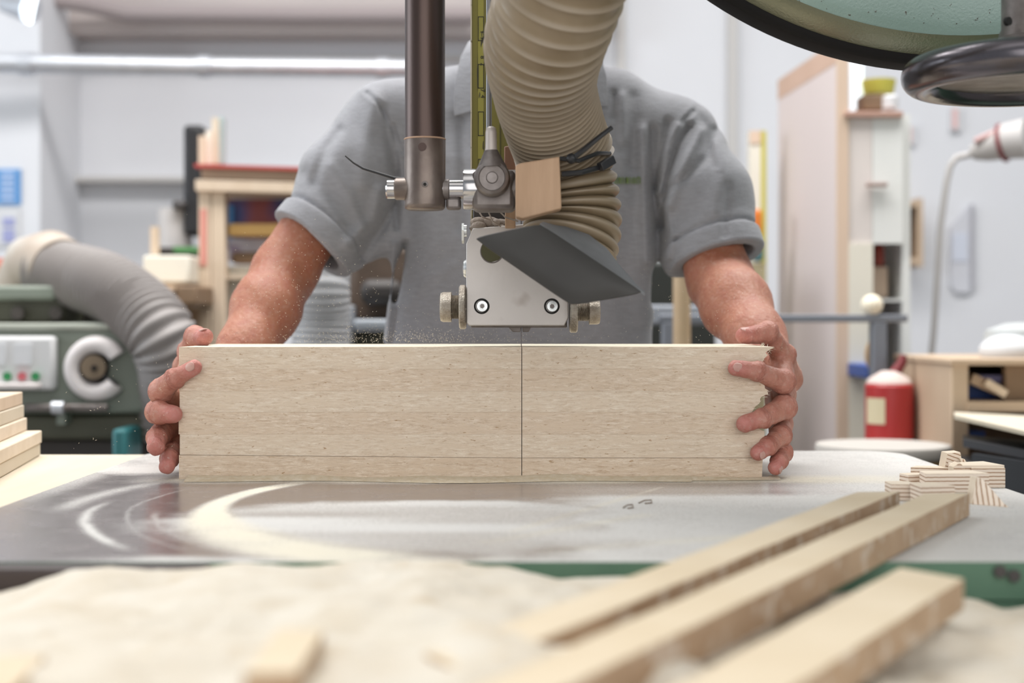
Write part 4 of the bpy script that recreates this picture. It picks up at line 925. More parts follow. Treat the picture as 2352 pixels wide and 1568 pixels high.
# splinters at the broken end
rs = random.Random(3); b = B()
for k in range(34):
    side = rs.random()
    if side < .55: f = rs.random(); px = 1775 - 40 * f; py = 797 + 50 * f
    else: f = rs.random(); px = 1767 - 40 * f; py = 898 + 48 * f
    p = W(px, py, YFb + rs.uniform(.0, .02)); L_ = rs.uniform(.001, .0045)
    d = Vector((rs.uniform(.2, 1), rs.uniform(-.3, .3), rs.uniform(-.9, .5))).normalized()
    b.cyl(p - d * .002, p + d * L_, .0004, .0001, n=4)
for k in range(6):
    p = W(rs.uniform(1745, 1768), 795, YFb + rs.uniform(0, .03)); d = Vector((rs.uniform(.1, .8), 0, 1)).normalized(); b.cyl(p, p + d * rs.uniform(.002, .006), .0005, .0002, n=4)
obj('splinters', b, M_fresh, blk, smooth=0, kind='stuff')

# sawdust drift along the foot of the block
def drift(name, xs, prof, m):
    rows = []
    for xx in xs:
        h, y0, y1 = prof(xx); rows.append([(xx, y0 + (y1 - y0) * k / 14, TOP + .0004 + h * (math.sin(math.pi * min(1, k / 14 * .62)) ** 1.2) * (1 + .35 * (vnoise(np.array([xx]), np.array([k * .03]), 40, 8)[0] - .5))) for k in range(15)])
    return rows
b = B()
b.sheet(drift('d', np.linspace(x0b + .012, .30, 220), lambda x_: ((.0034 + .0016 * math.sin(x_ * 31) * math.sin(x_ * 13 + 1)) * (1 if x_ < .28 else max(.12, 1 - (x_ - .28) / .12)), 1.572 + .006 * math.sin(x_ * 22) + (.012 if x_ > .2 else 0) - .012 * math.exp(-((x_ + .05) / .12) ** 2), 1.5985 + (.01 if x_ > .29 else 0)), None))
tag(obj('sawdust_drift', b, M_dustcream, smooth=180), 'thin drift of cream sawdust along the foot of the block', 'sawdust', kind='stuff')
# two little curls of waste on the plate
for px, py, r_, lb in ((1484, 1156, .0055, 'small looped shaving lying on the saw table, right one'), (1444, 1167, .004, 'small dark shaving lying on the saw table, left one')):
    p = W(px, py, .177 * FPX / (py - HZ))
    tag(obj('shaving', B().tube([p + Vector((-r_ * 1.3, 0, .0006)), p + Vector((-.2 * r_, .008, .002)), p + Vector((r_, .004, .003)), p + Vector((r_ * .9, -.006, .0016)), p + Vector((-.3 * r_, -.004, .0006))], .0007, 6), mat('brown_shaving' + lb[-9:-4], (.22, .17, .13), .8), smooth=60), lb, 'shaving')

# ------------------------------------------------------------------ sawdust heap and bench in front
bench = thing('infeed_bench', (0, .6, 0), 'pale bench in front of the saw under the sawdust heap', 'bench')
obj('bench_top', B().box(-.85, .85, .15, 1.020, .845, .875), M_benchply, bench, bevel=.002)
for x in (-.8, .74):
    for y in (.2, .92): obj('leg', B().box(x, x + .06, y, y + .06, 0, .845), M_pine, bench)
hx = np.linspace(-.82, .82, 330); hy = np.linspace(.20, 1.040, 200)
HX, HY = np.meshgrid(hx, hy)
ridge_px = np.interp(HX / 1.02 * FPX + 1176, [-800, 0, 60, 170, 260, 420, 700, 1000, 1500, 1800, 2100, 2230, 2290, 2420, 2900], [1400, 1352, 1345, 1302, 1292, 1300, 1303, 1298, 1306, 1345, 1352, 1352, 1374, 1384, 1400])
Hh = EYE - (ridge_px - HZ) / FPX * 1.02
lump = (vnoise(HX, HY, 9, 21) - .5) * .022 + (vnoise(HX, HY, 22, 22) - .5) * .016 + (vnoise(HX, HY, 60, 23) - .5) * .005 + (vnoise(HX, HY, 140, 24) - .5) * .0022
lf_ = sm(.14, -.03, HX - .25 * np.clip(HY - .68, 0, 1)); base_ = .9335 + .010 * lf_ + (.014 + .006 * lf_) * np.clip((.95 - HY) / .25, 0, 1) * (lf_ + .12) + .012 * sm(.30, .36, HX - .35 * (HY - .9))
H = base_ + (Hh - base_) * np.exp(-((HY - 1.0) / .10) ** 2) + lump * (1 - .45 * np.exp(-((HY - 1.0) / .07) ** 2))
H = H - np.clip(HY - 1.018, 0, 1) * 1.2
H = H - .03 * np.clip((.55 - HY) / .3, 0, 1) - .05 * np.clip((np.abs(HX) - .62) / .2, 0, 1)
H = np.maximum(H, .876)
co = np.stack([HX.ravel(), HY.ravel(), H.ravel()], -1); idx = np.arange(HX.size).reshape(HX.shape)
fc = np.stack([idx[:-1, :-1], idx[:-1, 1:], idx[1:, 1:], idx[1:, :-1]], -1).reshape(-1, 4)
ring = np.concatenate([idx[0, :-1], idx[:-1, -1], idx[-1, :0:-1], idx[:0:-1, 0]]); low = co[ring].copy(); low[:, 2] = .8755
c2 = np.concatenate([co, low]); li = len(co) + np.arange(len(ring))
me = bpy.data.meshes.new('sawdust_heap')
me.from_pydata(c2.tolist(), [], [tuple(f) for f in fc] + [tuple(f) for f in np.stack([ring, li, np.roll(li, -1), np.roll(ring, -1)], -1)] + [tuple(li[::-1])])
finish('sawdust_heap', me, [M_dust], smooth=180, label='broad heap of pale sawdust filling the foreground bench', cat='sawdust', kind='stuff')

# sticks lying over the heap
def stick(a, b_, w, h, lb, name='sawn_stick', group='sawn sticks across the heap', taper=0, cut=0.0, roll=0.0):
    """a far end, b near end: centres of the underside; w across, h thick"""
    a = Vector(a); b_ = Vector(b_); d = (b_ - a).normalized(); up = Vector((0, 0, 1)); u = d.cross(up).normalized(); v = u.cross(d).normalized()
    if roll: q = Matrix.Rotation(roll, 3, d); u = q @ u; v = q @ v
    n = 14; R = []
    rs = random.Random(hash(lb) % 999 if False else len(lb))
    for i in range(n + 1):
        f = i / n; c = a.lerp(b_, f)
        ww = w * (1 - taper * max(0, (f - .55) / .45)); sh = cut * (1 if i == 0 else 0) + (-cut if i == n else 0)
        j = lambda: rs.uniform(-.0004, .0004)
        R.append([c - u * ww / 2 + d * (sh * .5) + v * j(), c + u * ww / 2 - d * (sh * .5) + v * j(), c + u * ww / 2 - d * (sh * .5) + v * (h + j()), c - u * ww / 2 + d * (sh * .5) + v * (h + j())])
    bb = B(); bb.rings(R)
    o = obj(name, bb, [M_stick, M_sticktop], smooth=0, bevel=.0006, label=lb, cat='stick', group=group)
    for p in o.data.polygons:
        if p.normal.dot(v) > .8: p.material_index = 1
    return o
def at(px, py, z): 
    Y = (EYE - z) * FPX / (py - HZ); return Vector(((px - 1176) / FPX * Y, Y, z))
def edge_stick(a, b_, w, h, z, lb, ext=1.0, **k):
    """a, b_: far and near ends of the lower edge that faces right, on the plan"""
    a = Vector((*a, 0)); b_ = Vector((*b_, 0)); d = (b_ - a).normalized(); nn = Vector((d.y, -d.x, 0)); e = a + (b_ - a) * ext
    stick(a + nn * w / 2 + Vector((0, 0, z)), e + nn * w / 2 + Vector((0, 0, z)), w, h, lb, **k)
edge_stick((.352, 1.300), (.004, .682), .034, .0195, TOP + .001, 'long sawn stick reaching furthest left over the sawdust heap', ext=1.06, cut=-.02)
edge_stick((.407, 1.275), (.078, .700), .034, .021, TOP + .001, 'long sawn stick in the middle reaching to the plywood offcuts', ext=1.5, cut=-.03)
edge_stick((.290, .905), (.140, .6566), .046, .020, .945, 'sawn stick nearest the right corner, lowest of the three', ext=1.7, cut=.02)
stick(at(690, 1610, .944), at(620, 1740, .950), .022, .034, 'short pinkish offcut standing out of the heap at the bottom', name='offcut', group='offcuts in the heap')
stick(at(1590, 1395, .940), at(1500, 1450, .940), .022, .008, 'thin offcut half buried between the long sticks', name='offcut', group='offcuts in the heap')
stick(at(30, 1600, .945), at(-60, 1700, .948), .03, .02, 'blurred offcut at the bottom left corner of the heap', name='offcut', group='offcuts in the heap')

# ------------------------------------------------------------------ little plywood wedges at the right
def plymat():
    m = bpy.data.materials.new('plywood_edge'); m.use_nodes = True; nt = m.node_tree; N = nt.nodes; L = nt.links; b_ = N['Principled BSDF']; b_.inputs['Roughness'].default_value = .8
    tc = N.new('ShaderNodeTexCoord'); mp = N.new('ShaderNodeMapping'); L.new(tc.outputs['UV'], mp.inputs[0])
    w = N.new('ShaderNodeTexWave'); w.bands_direction = 'Y'; w.inputs['Scale'].default_value = .73; w.inputs['Distortion'].default_value = .6; w.inputs['Detail'].default_value = 2; w.inputs['Detail Scale'].default_value = 3
    L.new(mp.outputs[0], w.inputs[0]); r = N.new('ShaderNodeValToRGB'); r.color_ramp.elements[0].position = .10; r.color_ramp.elements[0].color = (.36, .22, .13, 1); r.color_ramp.elements[1].position = .26; r.color_ramp.elements[1].color = (.78, .67, .56, 1)
    L.new(w.outputs['Fac'], r.inputs[0]); L.new(r.outputs[0], b_.inputs['Base Color']); return m
M_plyedge = plymat()
def wedge(c, shape, th, rz, tilt=(0, 0), lb='', cat='offcut'):
    """shape: outline in its own plane (mm); th thickness (m); lies with the plies level"""
    bm = bmesh.new(); uv = bm.loops.layers.uv.new('UVMap')
    R = Matrix.Translation(Vector(c)) @ Matrix.Rotation(rz, 4, 'Z') @ Matrix.Rotation(tilt[0], 4, 'X') @ Matrix.Rotation(tilt[1], 4, 'Y')
    lo = [bm.verts.new(R @ Vector((x / 1000, y / 1000, 0))) for x, y in shape]; hi = [bm.verts.new(R @ Vector((x / 1000, y / 1000, th))) for x, y in shape]
    n = len(lo); bm.faces.new(lo[::-1]); bm.faces.new(hi)
    plies = th / .0028
    for i in range(n):
        f = bm.faces.new([lo[i], lo[(i + 1) % n], hi[(i + 1) % n], hi[i]]); f.material_index = 1
        L_ = (lo[i].co - lo[(i + 1) % n].co).length / .0028
        for lp, q in zip(f.loops, ((0, 0), (L_, 0), (L_, plies), (0, plies))): lp[uv].uv = (q[0] * .3, q[1] * .3)
    bmesh.ops.recalc_face_normals(bm, faces=bm.faces)
    me = bpy.data.meshes.new('plywood_offcut'); bm.to_mesh(me); bm.free()
    return finish('plywood_offcut', me, [M_ply, M_plyedge], smooth=0, bevel=.0004, seg=1, label=lb, cat=cat, group='plywood offcuts at the table edge')
def onT(px, py): return at(px, py, TOP)
pi = math.pi
tri = lambda a, h: [(-a / 2, 0), (a / 2, 0), (0, h)]
wedge(onT(2150, 1160) + Vector((0, .0, .0005)), [(-16, 0), (20, 0), (14, 30), (-10, 34)], .018, .2, lb='plywood offcut with striped edge at the left end of the pile')
wedge(onT(2075, 1150), [(-12, 0), (14, 0), (10, 30), (-14, 26)], .0165, -.1, lb='striped plywood offcut nearest the far end of the sticks')
wedge(onT(2195, 1130), [(-34, -6), (34, -4), (26, 26), (-30, 24)], .020, .05, lb='low plywood slab under the middle of the offcut pile')
wedge(onT(2255, 1118), [(-28, 0), (24, -4), (22, 40), (-24, 30)], .0235, .15, lb='striped plywood block at the right of the offcut pile')
wedge(onT(2150, 1112) + Vector((0, .01, .0)), [(-24, 0), (16, 0), (20, 22), (-18, 20)], .017, -.25, lb='plywood slab with a pale top behind the low slab')
# tall leaning wedge
def prismoff(pts, w, lb, m2=True):
    bm = bmesh.new(); uv = bm.loops.layers.uv.new('UVMap'); w = Vector(w)
    a = [bm.verts.new(p) for p in pts]; b_ = [bm.verts.new(Vector(p) + w) for p in pts]; n = len(a)
    fs = [bm.faces.new(a[::-1]), bm.faces.new(b_)]
    for f in fs:
        f.material_index = 1; c0 = f.verts[0].co; e = (f.verts[1].co - c0).normalized(); nn = f.normal
        f.normal_update(); e2 = f.normal.cross(e)
        for lp in f.loops: v = lp.vert.co - c0; lp[uv].uv = (v.dot(e2) / .0028 * .3, v.dot(e) / .0028 * .3) 
    for i in range(n): bm.faces.new([a[i], a[(i + 1) % n], b_[(i + 1) % n], b_[i]])
    bmesh.ops.recalc_face_normals(bm, faces=bm.faces)
    me = bpy.data.meshes.new('plywood_offcut'); bm.to_mesh(me); bm.free()
    return finish('plywood_offcut', me, [M_ply, M_plyedge], smooth=0, bevel=.0004, seg=1, label=lb, cat='offcut', group='plywood offcuts at the table edge')
Yq = 1.56
prismoff([W(2163, 1108, Yq), W(2176, 1040, Yq), W(2206, 1038, Yq), W(2210, 1060, Yq), W(2192, 1112, Yq)], (0, .022, 0), 'tall leaning plywood wedge, highest of the offcut pile')
prismoff([W(2204, 1052, Yq - .005), W(2216, 1054, Yq - .005), W(2246, 1104, Yq - .005), W(2226, 1106, Yq - .005)], (0, .02, 0), 'plywood wedge sloping down to the right from the top of the pile')
prismoff([W(2188, 1128, Yq - .045), W(2190, 1072, Yq - .045), W(2204, 1062, Yq - .045), W(2216, 1072, Yq - .045), W(2216, 1128, Yq - .045)], (0, .018, 0), 'upright plywood tooth in the middle of the pile')
Yr = 1.36
prismoff([at(2232, 1158, TOP), at(2318, 1165, TOP), at(2318, 1165, TOP) + Vector((-.003, .004, .003)), W(2256, 1098, Yr + .03), W(2242, 1096, Yr + .03)], (0, .018, .0), 'long plywood triangle lying in front at the right of the pile')
wedge(onT(2110, 1122) + Vector((0, 0, 0)), [(-13, 0), (13, 0), (11, 20), (-12, 18)], .015, .3, lb='small plywood piece behind the striped one at the left')
wedge(onT(2290, 1122) + Vector((0, .01, .0)), [(-24, -4), (12, 0), (10, 24), (-22, 26)], .021, -.1, lb='rightmost plywood block of the pile with three dark plies')

# ------------------------------------------------------------------ left side table and stacked wood
t = thing('side_table', (-.95, 1.4, 0), 'pale plywood side table left of the saw table', 'table')
obj('table_top', B().box(-1.5, XL - .006, 1.046, 1.945, .925, .945), M_benchply, t, bevel=.001)
for x in (-1.45, -.58):
    for y in (1.05, 1.86): obj('leg', B().box(x, x + .05, y, y + .05, 0, .925), M_pine, t)
obj('back_batten', B().box(-.487, .2, 1.952, 1.985, .925, .9455), M_benchply, t)
zt3 = .9455
def stk(dx, z0, z1, lb, m):
    pl_ = [(-.640 + dx, 1.93), (-.572 + dx, 1.52), (-1.02 + dx, 1.46), (-1.08 + dx, 1.88)]
    return tag(obj('stacked_board', B().prism([(x_, y_, z0) for x_, y_ in pl_], (0, 0, z1 - z0 - .0003)), m, bevel=.0015), lb, 'board', 'stacked boards on the side table')
zh = [zt3, .9625, .9795, .997, 1.0145, 1.032]
stk(0, zh[0], zh[1], 'lowest pale board of the stack at the left edge', M_benchply)
stk(.002, zh[1], zh[2], 'second pale board up, flush with the lowest one', M_ply)
stk(-.018, zh[2], zh[3], 'set back board just above the two flush ones', M_ply)
stk(-.022, zh[3], zh[4], 'set back board, second from the top of the stack', M_benchply)
stk(-.024, zh[4], zh[5], 'topmost board of the stack under the control panel', M_pine)

# flying sawdust specks around the cut and in front of the right forearm
rs = random.Random(5); b = B()
def speckle(p, L_, r_):
    d = Vector((rs.uniform(-1, 1), rs.uniform(-.4, .4), rs.uniform(-1, 1))).normalized()
    a = d.orthogonal().normalized() * r_; c = d.cross(a).normalized() * r_
    v = [b.bm.verts.new(p + q) for q in (d * L_, a, c, -a, -c, -d * L_)]
    for q in ((0, 1, 2), (0, 2, 3), (0, 3, 4), (0, 4, 1), (5, 2, 1), (5, 3, 2), (5, 4, 3), (5, 1, 4)): b.bm.faces.new([v[i] for i in q])
for k in range(420):
    px = rs.gauss(690, 130); py = rs.gauss(690, 80); Y = rs.uniform(1.5, 1.78)
    if py > 785: continue
    speckle(W(px, py, Y), rs.uniform(.0004, .0009), rs.uniform(.0002, .0004))
for k in range(700):
    px = rs.gauss(930, 170); py = 786 - abs(rs.gauss(0, 16)); speckle(W(px, py, rs.uniform(1.6, 1.78)), rs.uniform(.0004, .0012), rs.uniform(.00015, .0003))
for k in range(260):
    px = rs.uniform(900, 1500); py = rs.uniform(560, 785); speckle(W(px, py, rs.uniform(1.55, 1.8)), rs.uniform(.0003, .0006), rs.uniform(.00015, .0003))
for k in range(90):
    px = rs.uniform(150, 480); py = rs.uniform(780, 1030); speckle(W(px, py, rs.uniform(1.5, 1.7)), rs.uniform(.0004, .0014), rs.uniform(.0002, .0004))
for k in range(120):
    px = rs.uniform(1500, 1800); py = rs.gauss(720, 60)
    if py < 785: speckle(W(px, py, rs.uniform(1.55, 1.75)), rs.uniform(.0004, .0010), rs.uniform(.0002, .0003))
tag(obj('flying_sawdust', b, M_fresh, smooth=0), 'fine specks of sawdust flying over the block and forearm', 'sawdust', kind='stuff')
# ------------------------------------------------------------------ person: signed distance body, meshed by surface nets
V = lambda *a: np.array(a, float)
def PW(px, py, Y): return np.array(W(px, py, Y))
def smin(a, b, k): h = np.clip(.5 + .5 * (b - a) / k, 0, 1); return b + (a - b) * h - k * h * (1 - h)
def smax(a, b, k): return -smin(-a, -b, k)
def seg(P, a, b, ra, rb):
    ba = b - a; h = np.clip((P - a) @ ba / (ba @ ba), 0, 1)
    return np.linalg.norm(P - a - h[:, None] * ba, axis=1) - (ra + (rb - ra) * h)
def ell(P, c, r, R=None):
    p = P - c
    if R is not None: p = p @ R
    k0 = np.linalg.norm(p / r, axis=1); k1 = np.linalg.norm(p / (np.array(r) ** 2), axis=1) + 1e-9
    return k0 * (k0 - 1) / k1
def chain(P, pts, rad, k=.004):
    d = None
    for a, b, ra, rb in zip(pts[:-1], pts[1:], rad[:-1], rad[1:]):
        q = seg(P, a, b, ra, rb); d = q if d is None else smin(d, q, k)
    return d
def surface_nets(xs, ys, zs, fn, far=.07, bs=8):
    nx, ny, nz = len(xs), len(ys), len(zs)
    F = np.full((nx, ny, nz), far, np.float32)
    bi = [range(0, n, bs) for n in (nx, ny, nz)]
    cen = []; blk_ = []
    for i in bi[0]:
        for j in bi[1]:
            for k in bi[2]:
                s = (slice(i, min(i + bs, nx)), slice(j, min(j + bs, ny)), slice(k, min(k + bs, nz)))
                x, y, z = xs[s[0]], ys[s[1]], zs[s[2]]
                cen.append(((x[0] + x[-1]) / 2, (y[0] + y[-1]) / 2, (z[0] + z[-1]) / 2, math.dist((x[0], y[0], z[0]), (x[-1], y[-1], z[-1])) / 2)); blk_.append(s)
    cen = np.array(cen); d = fn(cen[:, :3])
    step = np.max([np.diff(xs).max(), np.diff(ys).max(), np.diff(zs).max()])
    near = np.abs(d) < np.minimum(cen[:, 3] + 2 * step + .006, far * .98)
    todo = []
    for q in np.nonzero(~near)[0]: F[blk_[q]] = d[q]
    todo = np.nonzero(near)[0]
    for c0 in range(0, len(todo), 400):
        pts = []; shp = []
        for q in todo[c0:c0 + 400]:
            s = blk_[q]; g = np.meshgrid(xs[s[0]], ys[s[1]], zs[s[2]], indexing='ij'); shp.append(g[0].shape); pts.append(np.stack([a.ravel() for a in g], -1))
        v = fn(np.concatenate(pts)); o = 0
        for q, sh in zip(todo[c0:c0 + 400], shp):
            n = sh[0] * sh[1] * sh[2]; F[blk_[q]] = v[o:o + n].reshape(sh); o += n
    S_ = F < 0
    c = np.zeros((nx - 1, ny - 1, nz - 1), np.int8)
    for a in (0, 1):
        for b in (0, 1):
            for e in (0, 1): c += S_[a:nx - 1 + a, b:ny - 1 + b, e:nz - 1 + e]
    act = (c > 0) & (c < 8); I = np.argwhere(act)
    vid = np.full(act.shape, -1, np.int64); vid[act] = np.arange(len(I))
    acc = np.zeros((len(I), 3)); cnt = np.zeros(len(I))
    co = [(a, b, e) for a in (0, 1) for b in (0, 1) for e in (0, 1)]
    X3 = lambda I, o: np.stack([xs[I[:, 0] + o[0]], ys[I[:, 1] + o[1]], zs[I[:, 2] + o[2]]], -1)
    for p in co:
        for ax in range(3):
            if p[ax]: continue
            q = list(p); q[ax] = 1
            fa = F[I[:, 0] + p[0], I[:, 1] + p[1], I[:, 2] + p[2]]; fb_ = F[I[:, 0] + q[0], I[:, 1] + q[1], I[:, 2] + q[2]]
            m = (fa < 0) != (fb_ < 0); t = np.where(m, fa / np.where(m, fa - fb_, 1), 0)[:, None]
            pa, pb = X3(I, p), X3(I, q); acc += np.where(m[:, None], pa + (pb - pa) * t, 0); cnt += m
    Vv = acc / cnt[:, None]; Q = []
    for ax in range(3):
        sl0 = [slice(None)] * 3; sl1 = [slice(None)] * 3; sl0[ax] = slice(0, -1); sl1[ax] = slice(1, None)
        ch = S_[tuple(sl0)] != S_[tuple(sl1)]; E = np.argwhere(ch)
        o1, o2 = [a for a in range(3) if a != ax]
        ok = (E[:, o1] > 0) & (E[:, o2] > 0) & (E[:, o1] < S_.shape[o1] - 1) & (E[:, o2] < S_.shape[o2] - 1); E = E[ok]
        def cell(d1, d2):
            C = E.copy(); C[:, o1] -= d1; C[:, o2] -= d2; return vid[C[:, 0], C[:, 1], C[:, 2]]
        q = np.stack([cell(0, 0), cell(1, 0), cell(1, 1), cell(0, 1)], -1)
        ins = S_[E[:, 0], E[:, 1], E[:, 2]]
        if ax == 1: ins = ~ins
        q = np.where(ins[:, None], q, q[:, ::-1]); Q.append(q)
    Q = np.concatenate(Q); Q = Q[(Q >= 0).all(1)]
    return Vv, Q[:, ::-1]
def mesh_from(name, Vv, Q):
    me = bpy.data.meshes.new(name); me.vertices.add(len(Vv)); me.vertices.foreach_set('co', Vv.ravel())
    me.loops.add(len(Q) * 4); me.loops.foreach_set('vertex_index', Q.ravel().astype(np.int32))
    me.polygons.add(len(Q)); me.polygons.foreach_set('loop_start', np.arange(0, len(Q) * 4, 4, dtype=np.int32)); me.polygons.foreach_set('loop_total', np.full(len(Q), 4, np.int32))
    me.update(calc_edges=True); me.validate(); return me
def axis(lo, hi, coarse, zones):
    out = [lo]; x = lo
    while x < hi:
        h = coarse
        for a, b, s in zones:
            if a <= x < b: h = min(h, s)
            elif x < a: h = min(h, s + (a - x) * .35)
            else: h = min(h, s + (x - b) * .35)
        x += max(h, .0008); out.append(x)
    return np.array(out)

# --- joints
YSH = 2.10
shL, shR = V(-.185, 2.10, 1.412), V(.243, 2.10, 1.387)
elL, elR = PW(652, 628, 2.02), PW(1652, 640, 2.0)
wrL, wrR = PW(520, 892, 1.86), PW(1778, 842, 1.80)
neck0, neck1 = V(.03, 2.14, 1.47), V(.045, 2.09, 1.60)
# --- hands: (points, radii) per finger
FL = {
 'index': ([PW(398, 915, 1.665), PW(372, 898, 1.612), PW(402, 868, 1.592), PW(447, 843, 1.585)], [.0125, .0128, .0112, .0090]),
 'middle': ([PW(396, 945, 1.675), PW(362, 946, 1.628), PW(366, 948, 1.600), PW(400, 952, 1.589)], [.0120, .0124, .0118, .0100]),
 'ring': ([PW(394, 985, 1.675), PW(372, 995, 1.632), PW(360, 1005, 1.606), PW(358, 1026, 1.588)], [.0118, .0116, .0108, .0100]),
 'pinky': ([PW(400, 1020, 1.668), PW(394, 1038, 1.636), PW(390, 1052, 1.612), PW(384, 1070, 1.596)], [.0105, .0102, .0098, .0090]),
 'thumb': ([PW(430, 845, 1.80), PW(436, 808, 1.755), PW(450, 774, 1.722), PW(470, 774, 1.685)], [.0160, .0128, .0122, .0105]),
}
palmL = [(V(-.391, 1.668, 1.030), .0125), (V(-.391, 1.670, 1.018), .012), (V(-.391, 1.672, 1.002), .0118), (V(-.389, 1.668, .988), .0105)]
FR = {
 'index': ([PW(1800, 903, 1.660), PW(1798, 876, 1.612), PW(1740, 852, 1.590), PW(1690, 845, 1.586)], [.0125, .0128, .0108, .0090]),
 'middle': ([PW(1800, 935, 1.660), PW(1800, 934, 1.612), PW(1752, 960, 1.590), PW(1712, 972, 1.586)], [.0122, .0128, .0110, .0096]),
 'ring': ([PW(1796, 975, 1.660), PW(1792, 1000, 1.618), PW(1765, 1024, 1.596), PW(1742, 1040, 1.587)], [.0115, .0112, .0100, .0092]),
 'pinky': ([PW(1792, 1010, 1.660), PW(1798, 1040, 1.625), PW(1790, 1058, 1.606), PW(1780, 1074, 1.596)], [.0105, .0100, .0092, .0086]),
 'thumb': ([PW(1808, 868, 1.78), PW(1800, 815, 1.735), PW(1762, 766, 1.705), PW(1710, 770, 1.690)], [.0165, .0135, .0128, .0098]),
}
palmR = [(V(.316, 1.66, 1.046), .0125), (V(.318, 1.66, 1.030), .0125), (V(.316, 1.66, 1.010), .012), (V(.313, 1.66, .992), .0108)]
def hand(P, FG, palm, wr, sgn):
    p = None
    ends = [FG[f][0][0] for f in ('index', 'middle', 'ring', 'pinky')]
    rr_ = [FG[f][1][0] for f in ('index', 'middle', 'ring', 'pinky')]
    spread = [.016, .006, -.006, -.017]
    for e, r, s in zip(ends, rr_, spread):
        q = seg(P, e, wr + V(sgn * .002, -.012, s), r * 1.02, .0175); p = q if p is None else smin(p, q, .010)
    # web of palm
    for a, b in zip(ends[:-1], ends[1:]): p = smin(p, seg(P, a + V(0, .008, 0), b + V(0, .008, 0), .0105, .0105), .006)
    F_ = None
    for f in ('index', 'middle', 'ring', 'pinky'):
        pts, rad = FG[f]
        c = chain(P, pts, rad, .0025)
        # knuckle pads and finger tip
        c = smin(c, ell(P, pts[1] + V(sgn * .001, -.001, 0), [rad[1] * 1.04] * 3), .003)
        c = smin(c, ell(P, pts[2], [rad[2] * 1.05] * 3), .003)
        F_ = c if F_ is None else smin(F_, c, .0012)
    d = smin(p, F_, .007)
    pts, rad = FG['thumb']
    th = chain(P, pts, rad, .003)
    th = smin(th, seg(P, pts[0], wr + V(0, -.01, .012), .016, .017), .012)
    th = smin(th, ell(P, pts[2] + V(0, 0, .001), [rad[2] * 1.06] * 3), .003)
    # thenar pad
    th = smin(th, seg(P, pts[1], ends[0] + V(0, .02, 0), .010, .009), .012)
    d = smin(d, th, .006)
    return d
def arm(P, sh, el, wr, s):
    d = chain(P, [sh + V(0, 0, -.004), sh + (el - sh) * .45 + V(s * .009, 0, .004), el], [.045, .045, .043], .02)
    fa = chain(P, [el, el + (wr - el) * .32, el + (wr - el) * .68, wr], [.044, .0455, .036, .0275], .02)
    d = smin(d, fa, .02)
    return d
torso_rows = np.array([  # z, centre x, half width, centre y, half depth
 [.80, .02, .155, 2.14, .098], [.95, .02, .165, 2.14, .102], [1.094, .017, .170, 2.14, .105], [1.18, .02, .165, 2.135, .108], [1.28, .025, .160, 2.13, .108], [1.36, .028, .160, 2.13, .103], [1.43, .03, .14, 2.135, .085], [1.50, .03, .08, 2.135, .062]])
def torso(P, grow=0.0, rows=torso_rows):
    z = P[:, 2]; cx, a, cy, b = [np.interp(z, rows[:, 0], rows[:, k]) for k in (1, 2, 3, 4)]
    a = a + grow; b = b + grow
    u = (P[:, 0] - cx) / a; v = (P[:, 1] - cy) / b
    k = (np.abs(u) ** 2.4 + np.abs(v) ** 2.4) ** (1 / 2.4)
    d = (k - 1) * np.minimum(a, b) * .9
    return smax(d, z - rows[-1, 0], .05)
headc = V(.047, 2.03, 1.70)
def head(P):
    d = ell(P, headc, [.074, .092, .115]); d = smin(d, ell(P, headc + V(0, -.02, -.055), [.056, .068, .062]), .03)
    d = smin(d, ell(P, headc + V(0, -.098, -.018), [.013, .018, .022]), .012)
    for s in (-1, 1):
        d = smin(d, ell(P, headc + V(s * .077, .008, -.01), [.008, .018, .030]), .006)
        d = smax(d, -ell(P, headc + V(s * .031, -.098, .012), [.016, .012, .010]), .008)
        d = smin(d, ell(P, headc + V(s * .031, -.084, .012), [.012, .011, .010]), .002)
    d = smin(d, ell(P, headc + V(0, -.090, -.060), [.024, .010, .006]), .006)
    return smin(d, seg(P, neck0, neck1 + V(0, 0, .03), .062, .055), .02)
hipL, hipR = V(-.07, 2.16, .93), V(.12, 2.16, .93)
knL, knR = V(-.10, 2.11, .50), V(.16, 2.12, .50)
anL, anR = V(-.12, 2.20, .09), V(.19, 2.22, .09)
def leg(P, h, k, a, grow=0):
    d = chain(P, [h, k, k + (a - k) * .35, a], [.085 + grow, .058 + grow, .056 + grow, .040 + grow], .03)
    return smin(d, seg(P, a + V(0, .02, -.045), a + V(0, -.14, -.055), .038 + grow, .032 + grow), .02)
groups = [
 (lambda P: hand(P, FL, palmL, wrL, -1), V(-.45, 1.55, .94), V(-.33, 1.88, 1.14), .010),
 (lambda P: hand(P, FR, palmR, wrR, 1), V(.22, 1.55, .94), V(.37, 1.83, 1.14), .010),
 (lambda P: arm(P, shL, elL, wrL, -1), V(-.45, 1.80, .95), V(-.05, 2.22, 1.50), .015),
 (lambda P: arm(P, shR, elR, wrR, 1), V(.15, 1.75, .95), V(.42, 2.22, 1.50), .015),
 (lambda P: torso(P), V(-.25, 1.95, .75), V(.30, 2.30, 1.56), .04),
 (lambda P: head(P), V(-.08, 1.85, 1.42), V(.17, 2.25, 1.86), .03),
 (lambda P: leg(P, hipL, knL, anL), V(-.25, 1.98, 0), V(.05, 2.30, 1.05), .03),
 (lambda P: leg(P, hipR, knR, anR), V(.0, 1.98, 0), V(.30, 2.30, 1.05), .03)]
def body(P):
    d = np.full(len(P), .07)
    order = [4, 5, 2, 3, 0, 1, 6, 7]
    for g in order:
        fn, lo, hi, k = groups[g]
        m = ((P > lo - .075) & (P < hi + .075)).all(1)
        if m.any(): d[m] = smin(d[m], np.minimum(fn(P[m]), .07), k)
    return d
import time
t0_ = time.time()
FINE = .0011
